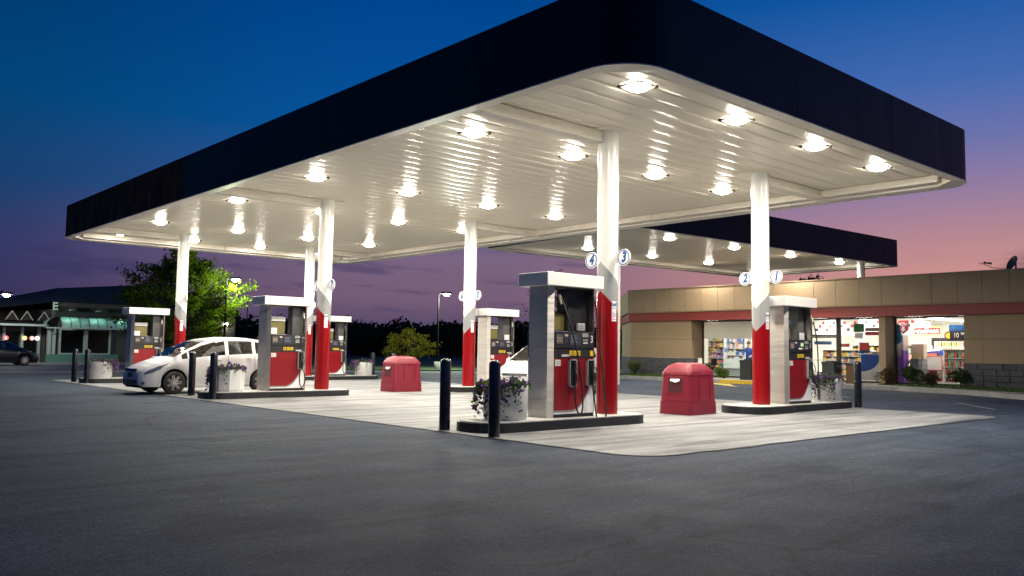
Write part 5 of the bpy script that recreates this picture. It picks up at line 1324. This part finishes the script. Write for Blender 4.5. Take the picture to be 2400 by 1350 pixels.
def restaurant():
    t = thing('restaurant_building', 'low dark restaurant with green lit curved awning at the left', 'restaurant', (0, 0, 0))
    WL = mat('restaurant_wall', (.10, .10, .09), .8, var=.2); RF = mat('roof_shingle', (.020, .016, .014), .85, var=.25, vscale=8, bump=.4, bscale=30); FRM = mat('pale_green_trim', (.42, .52, .46), .5); DKG = mat('dark_glass', (.004, .005, .006), .12)
    Y = 62.0
    # front block with two big dark windows
    MB().box(14.95, 23.5, Y+.25, Y+12, 0, 3.6).obj('wall', WL, t)
    MB().box(14.7, 19.2, Y-.02, Y+.25, 0, .62).obj('window_sill_wall', mat('green_panel', (.10, .26, .20), .5), t)
    for x0, x1 in ((15.55, 16.95), (17.2, 18.55)):
        m = MB()
        for a in ((x0-.12, x0, .62, 2.35), (x1, x1+.12, .62, 2.35), (x0, x1, 2.22, 2.35), (x0, x1, .62, .70)): m.box(a[0], a[1], Y-.03, Y+.25, a[2], a[3])
        f = m.obj('window', FRM, t); MB().box(x0, x1, Y+.12, Y+.14, .7, 2.22).obj('pane', DKG, f)
    for x in (14.75, 15.02): MB().box(x, x+.2, Y-.05, Y+.25, .62, 2.35).obj('post', FRM, t)
    # curved standing-seam awning, one sheet per bay
    AW = mat('awning_green', (.34, .55, .46), .4, var=.1)
    def aw(x0, x1, nm='awning_sheet', ox=0):
        n = 6; vs = []
        for k in range(n+1):
            a = PI/2*k/n; vs += [(x0-ox*(math.sin(a)) , Y+.1-1.0*math.sin(a), 2.38+.72*math.cos(a)), (x1, Y+.1-1.0*math.sin(a), 2.38+.72*math.cos(a))]
        MB().add(vs, [(2*k, 2*k+2, 2*k+3, 2*k+1) for k in range(n)], 0, True).obj(nm, AW, t)
        pts = [Vector(vs[2*k+1])+Vector((0, -.01, .012)) for k in range(n+1)]; MB().tube(pts, .02, 5).obj('awning_seam', mat('seam_dark', (.03, .07, .05), .5), t)
    for k in range(8): aw(15.35+k*.56, 15.35+(k+1)*.56-.01)
    for k in range(4):      # side of the awning turning the corner
        n = 6; vs = []; y0, y1 = Y+.1-0+k*.5, Y+.1+(k+1)*.5-.02
        for q in range(n+1):
            a = PI/2*q/n; vs += [(15.34-.95*math.sin(a), y0-(1.0*math.sin(a) if k == 0 else 0), 2.38+.72*math.cos(a)), (15.34-.95*math.sin(a), y1, 2.38+.72*math.cos(a))]
        MB().add(vs, [(2*q+1, 2*q+3, 2*q+2, 2*q) for q in range(n)], 0, True).obj('awning_sheet', AW, t)
    MB().box(14.4, 19.9, Y-.92, Y-.86, 2.30, 2.385).obj('awning_rail', FRM, t)
    MB().box(15.2, 24.5, Y+.1, Y+.3, 3.12, 3.75).obj('fascia_board', mat('board_green', (.022, .035, .028), .7), t)
    MB().box(15.0, 24.6, Y-.1, Y+.3, 3.76, 4.05).obj('eave', mat('eave_dark', (.05, .05, .045), .7), t)
    # hip roof and lower left wing
    v = [(9.0, Y+.6, 3.1), (15.0, Y-.15, 4.06), (26, Y-.15, 4.06), (28, Y+14, 4.06), (8.0, Y+14, 3.1), (16.6, Y+6, 5.35), (25, Y+6, 6.2)]
    MB().add(v, [(0, 1, 5), (1, 2, 6, 5), (2, 3, 6), (3, 4, 5, 6), (4, 0, 5), (0, 4, 3, 2, 1)]).obj('roof', RF, t)
    MB().box(5.0, 14.9, Y+1.2, Y+12, 0, 2.6).obj('wall', WL, t)
    MB().add([(4.5, Y-.3, 2.55), (14.9, Y-.3, 2.55), (14.9, Y+5, 3.9), (4.5, Y+5, 3.9)], [(0, 1, 2, 3)]).obj('wing_roof', RF, t)
    MB().box(4.5, 14.7, Y-.35, Y-.25, 2.42, 2.56).obj('gutter', FRM, t)
    GT = mat('gable_trim', (.35, .35, .33), .6)
    for x in (12.6, 13.45, 14.45):
        m = MB(); a = Vector((x-.36, Y-.1, 2.8)); b = Vector((x, Y-.1, 3.38)); c = Vector((x+.36, Y-.1, 2.8))
        for p, q in ((a, b), (b, c)): m.tube([p, q], .04, 4)
        m.add([a+Vector((0, .05, 0)), c+Vector((0, .05, 0)), b+Vector((0, .05, 0))], [(0, 1, 2)], 1); m.obj('gable', [GT, RF], t)
    for x in (11.2, 12.35, 13.4, 14.4): MB().box(x, x+.16, Y+1.0, Y+1.2, 0, 2.4).obj('post', FRM, t)
    for k, x in enumerate((10.3, 11.4, 12.5, 13.55)):
        m = MB(); m.box(x, x+.8, Y+1.12, Y+1.19, .75, 2.1); m.obj('window', DKG, t)
    r = random.Random(5)
    t2 = None
    for k, (x, c) in enumerate(((11.55, (.9, .25, .3)), (12.55, (.9, .1, .1)), (13.62, (1, .6, .15)), (14.05, (1, .3, .25)), (14.35, (.9, .95, 1)))):
        s_ = thing('neon_sign', ['pink ring neon in the leftmost restaurant window', 'red neon badge in the second restaurant window', 'yellow bottle neon in the third restaurant window', 'red and yellow round neon in the third restaurant window', 'white neon bottle in the fourth restaurant window'][k], 'neon sign', (x, Y+1.0, 1.65), 0, 'neon signs in the restaurant windows')
        m = MB(); M = face_M((0, 0, 0), (0, -1, 0)); m.lathe([(.10, 0), (.13, .01), (.13, .03), (.10, .04)], 14, 0, M, cap=False); m.obj('tube', mat(f'beer_neon_{k}', c, .4, emit=c, estr=4), s_)
        m = MB(); m.sphere((0, -.02, -.02), .07, 0, 8, (.6, .5, 1.6)); m.obj('emblem', mat(f'beer_core_{k}', c, .4, emit=(.9, .9, .9), estr=1.6), s_)
    # green floodlights above the awning
    for x in (15.9, 17.6, 19.3):
        h_ = MB().box(x-.16, x+.16, Y-.94, Y-.91, 3.55, 3.75).box(x-.16, x+.16, Y-.91, Y-.55, 3.735, 3.75).box(x-.16, x+.16, Y-.57, Y-.55, 3.52, 3.735).box(x-.18, x-.16, Y-.94, Y-.55, 3.55, 3.75).box(x+.16, x+.18, Y-.94, Y-.55, 3.55, 3.75).box(x-.02, x+.02, Y-.55, Y+.1, 3.75, 3.78).obj('flood_hood', DARKM, t)
        MB().box(x-.13, x+.13, Y-.90, Y-.58, 3.70, 3.73).obj('flood_lamp', mat('flood_green', (.4, 1, .7), .4, emit=(.50, 1, .76), estr=32), h_)
    # carved sign at the roof corner
    m = MB(); M = face_M((15.0, Y-.4, 3.75), (-.5, -1, 0)); text(m, 'E', .7, M, 0, bold=.03); m.obj('letter_sign', mat('sign_mint', (.10, .25, .18), .4, emit=(.2, .6, .4), estr=.07), t)
restaurant()
def far_shop():
    t = thing('shop_building', 'dark flat-roofed shop with a wall lamp right of the big tree', 'building', (36, 100, 0))
    MB().box(0, 8.4, 0, 10, 0, 5.0).obj('wall', mat('far_wall', (.09, .085, .07), .8, var=.1), t); MB().box(-.2, 8.8, -.2, 10.2, 5.0, 5.75).obj('parapet', mat('far_parapet', (.04, .04, .04), .7), t)
    MB().sphere((7.1, -.35, 3.95), .28, 0, 10).obj('wall_lamp', mat('wall_lamp', (1, 1, 1), .4, emit=(1, .95, .75), estr=50), t); MB().box(7.0, 7.2, -.3, 0, 4.1, 4.3).obj('lamp_bracket', DARKM, t)
far_shop()
def yellow_hydrant():
    t = thing('hydrant', 'small yellow hydrant behind the car windscreen', 'hydrant', (15.9, 38.0, 0)); Y_ = mat('hydrant_yellow', (.8, .42, .02), .4)
    MB().lathe([(.16, 0), (.16, .05), (.11, .07), (.11, .62), (.15, .65), (.14, .74), (.07, .84), (.03, .88)], 14).obj('barrel', Y_, t); MB().tube([(-.2, 0, .5), (.2, 0, .5)], .06, 8).obj('outlets', Y_, t)
yellow_hydrant()
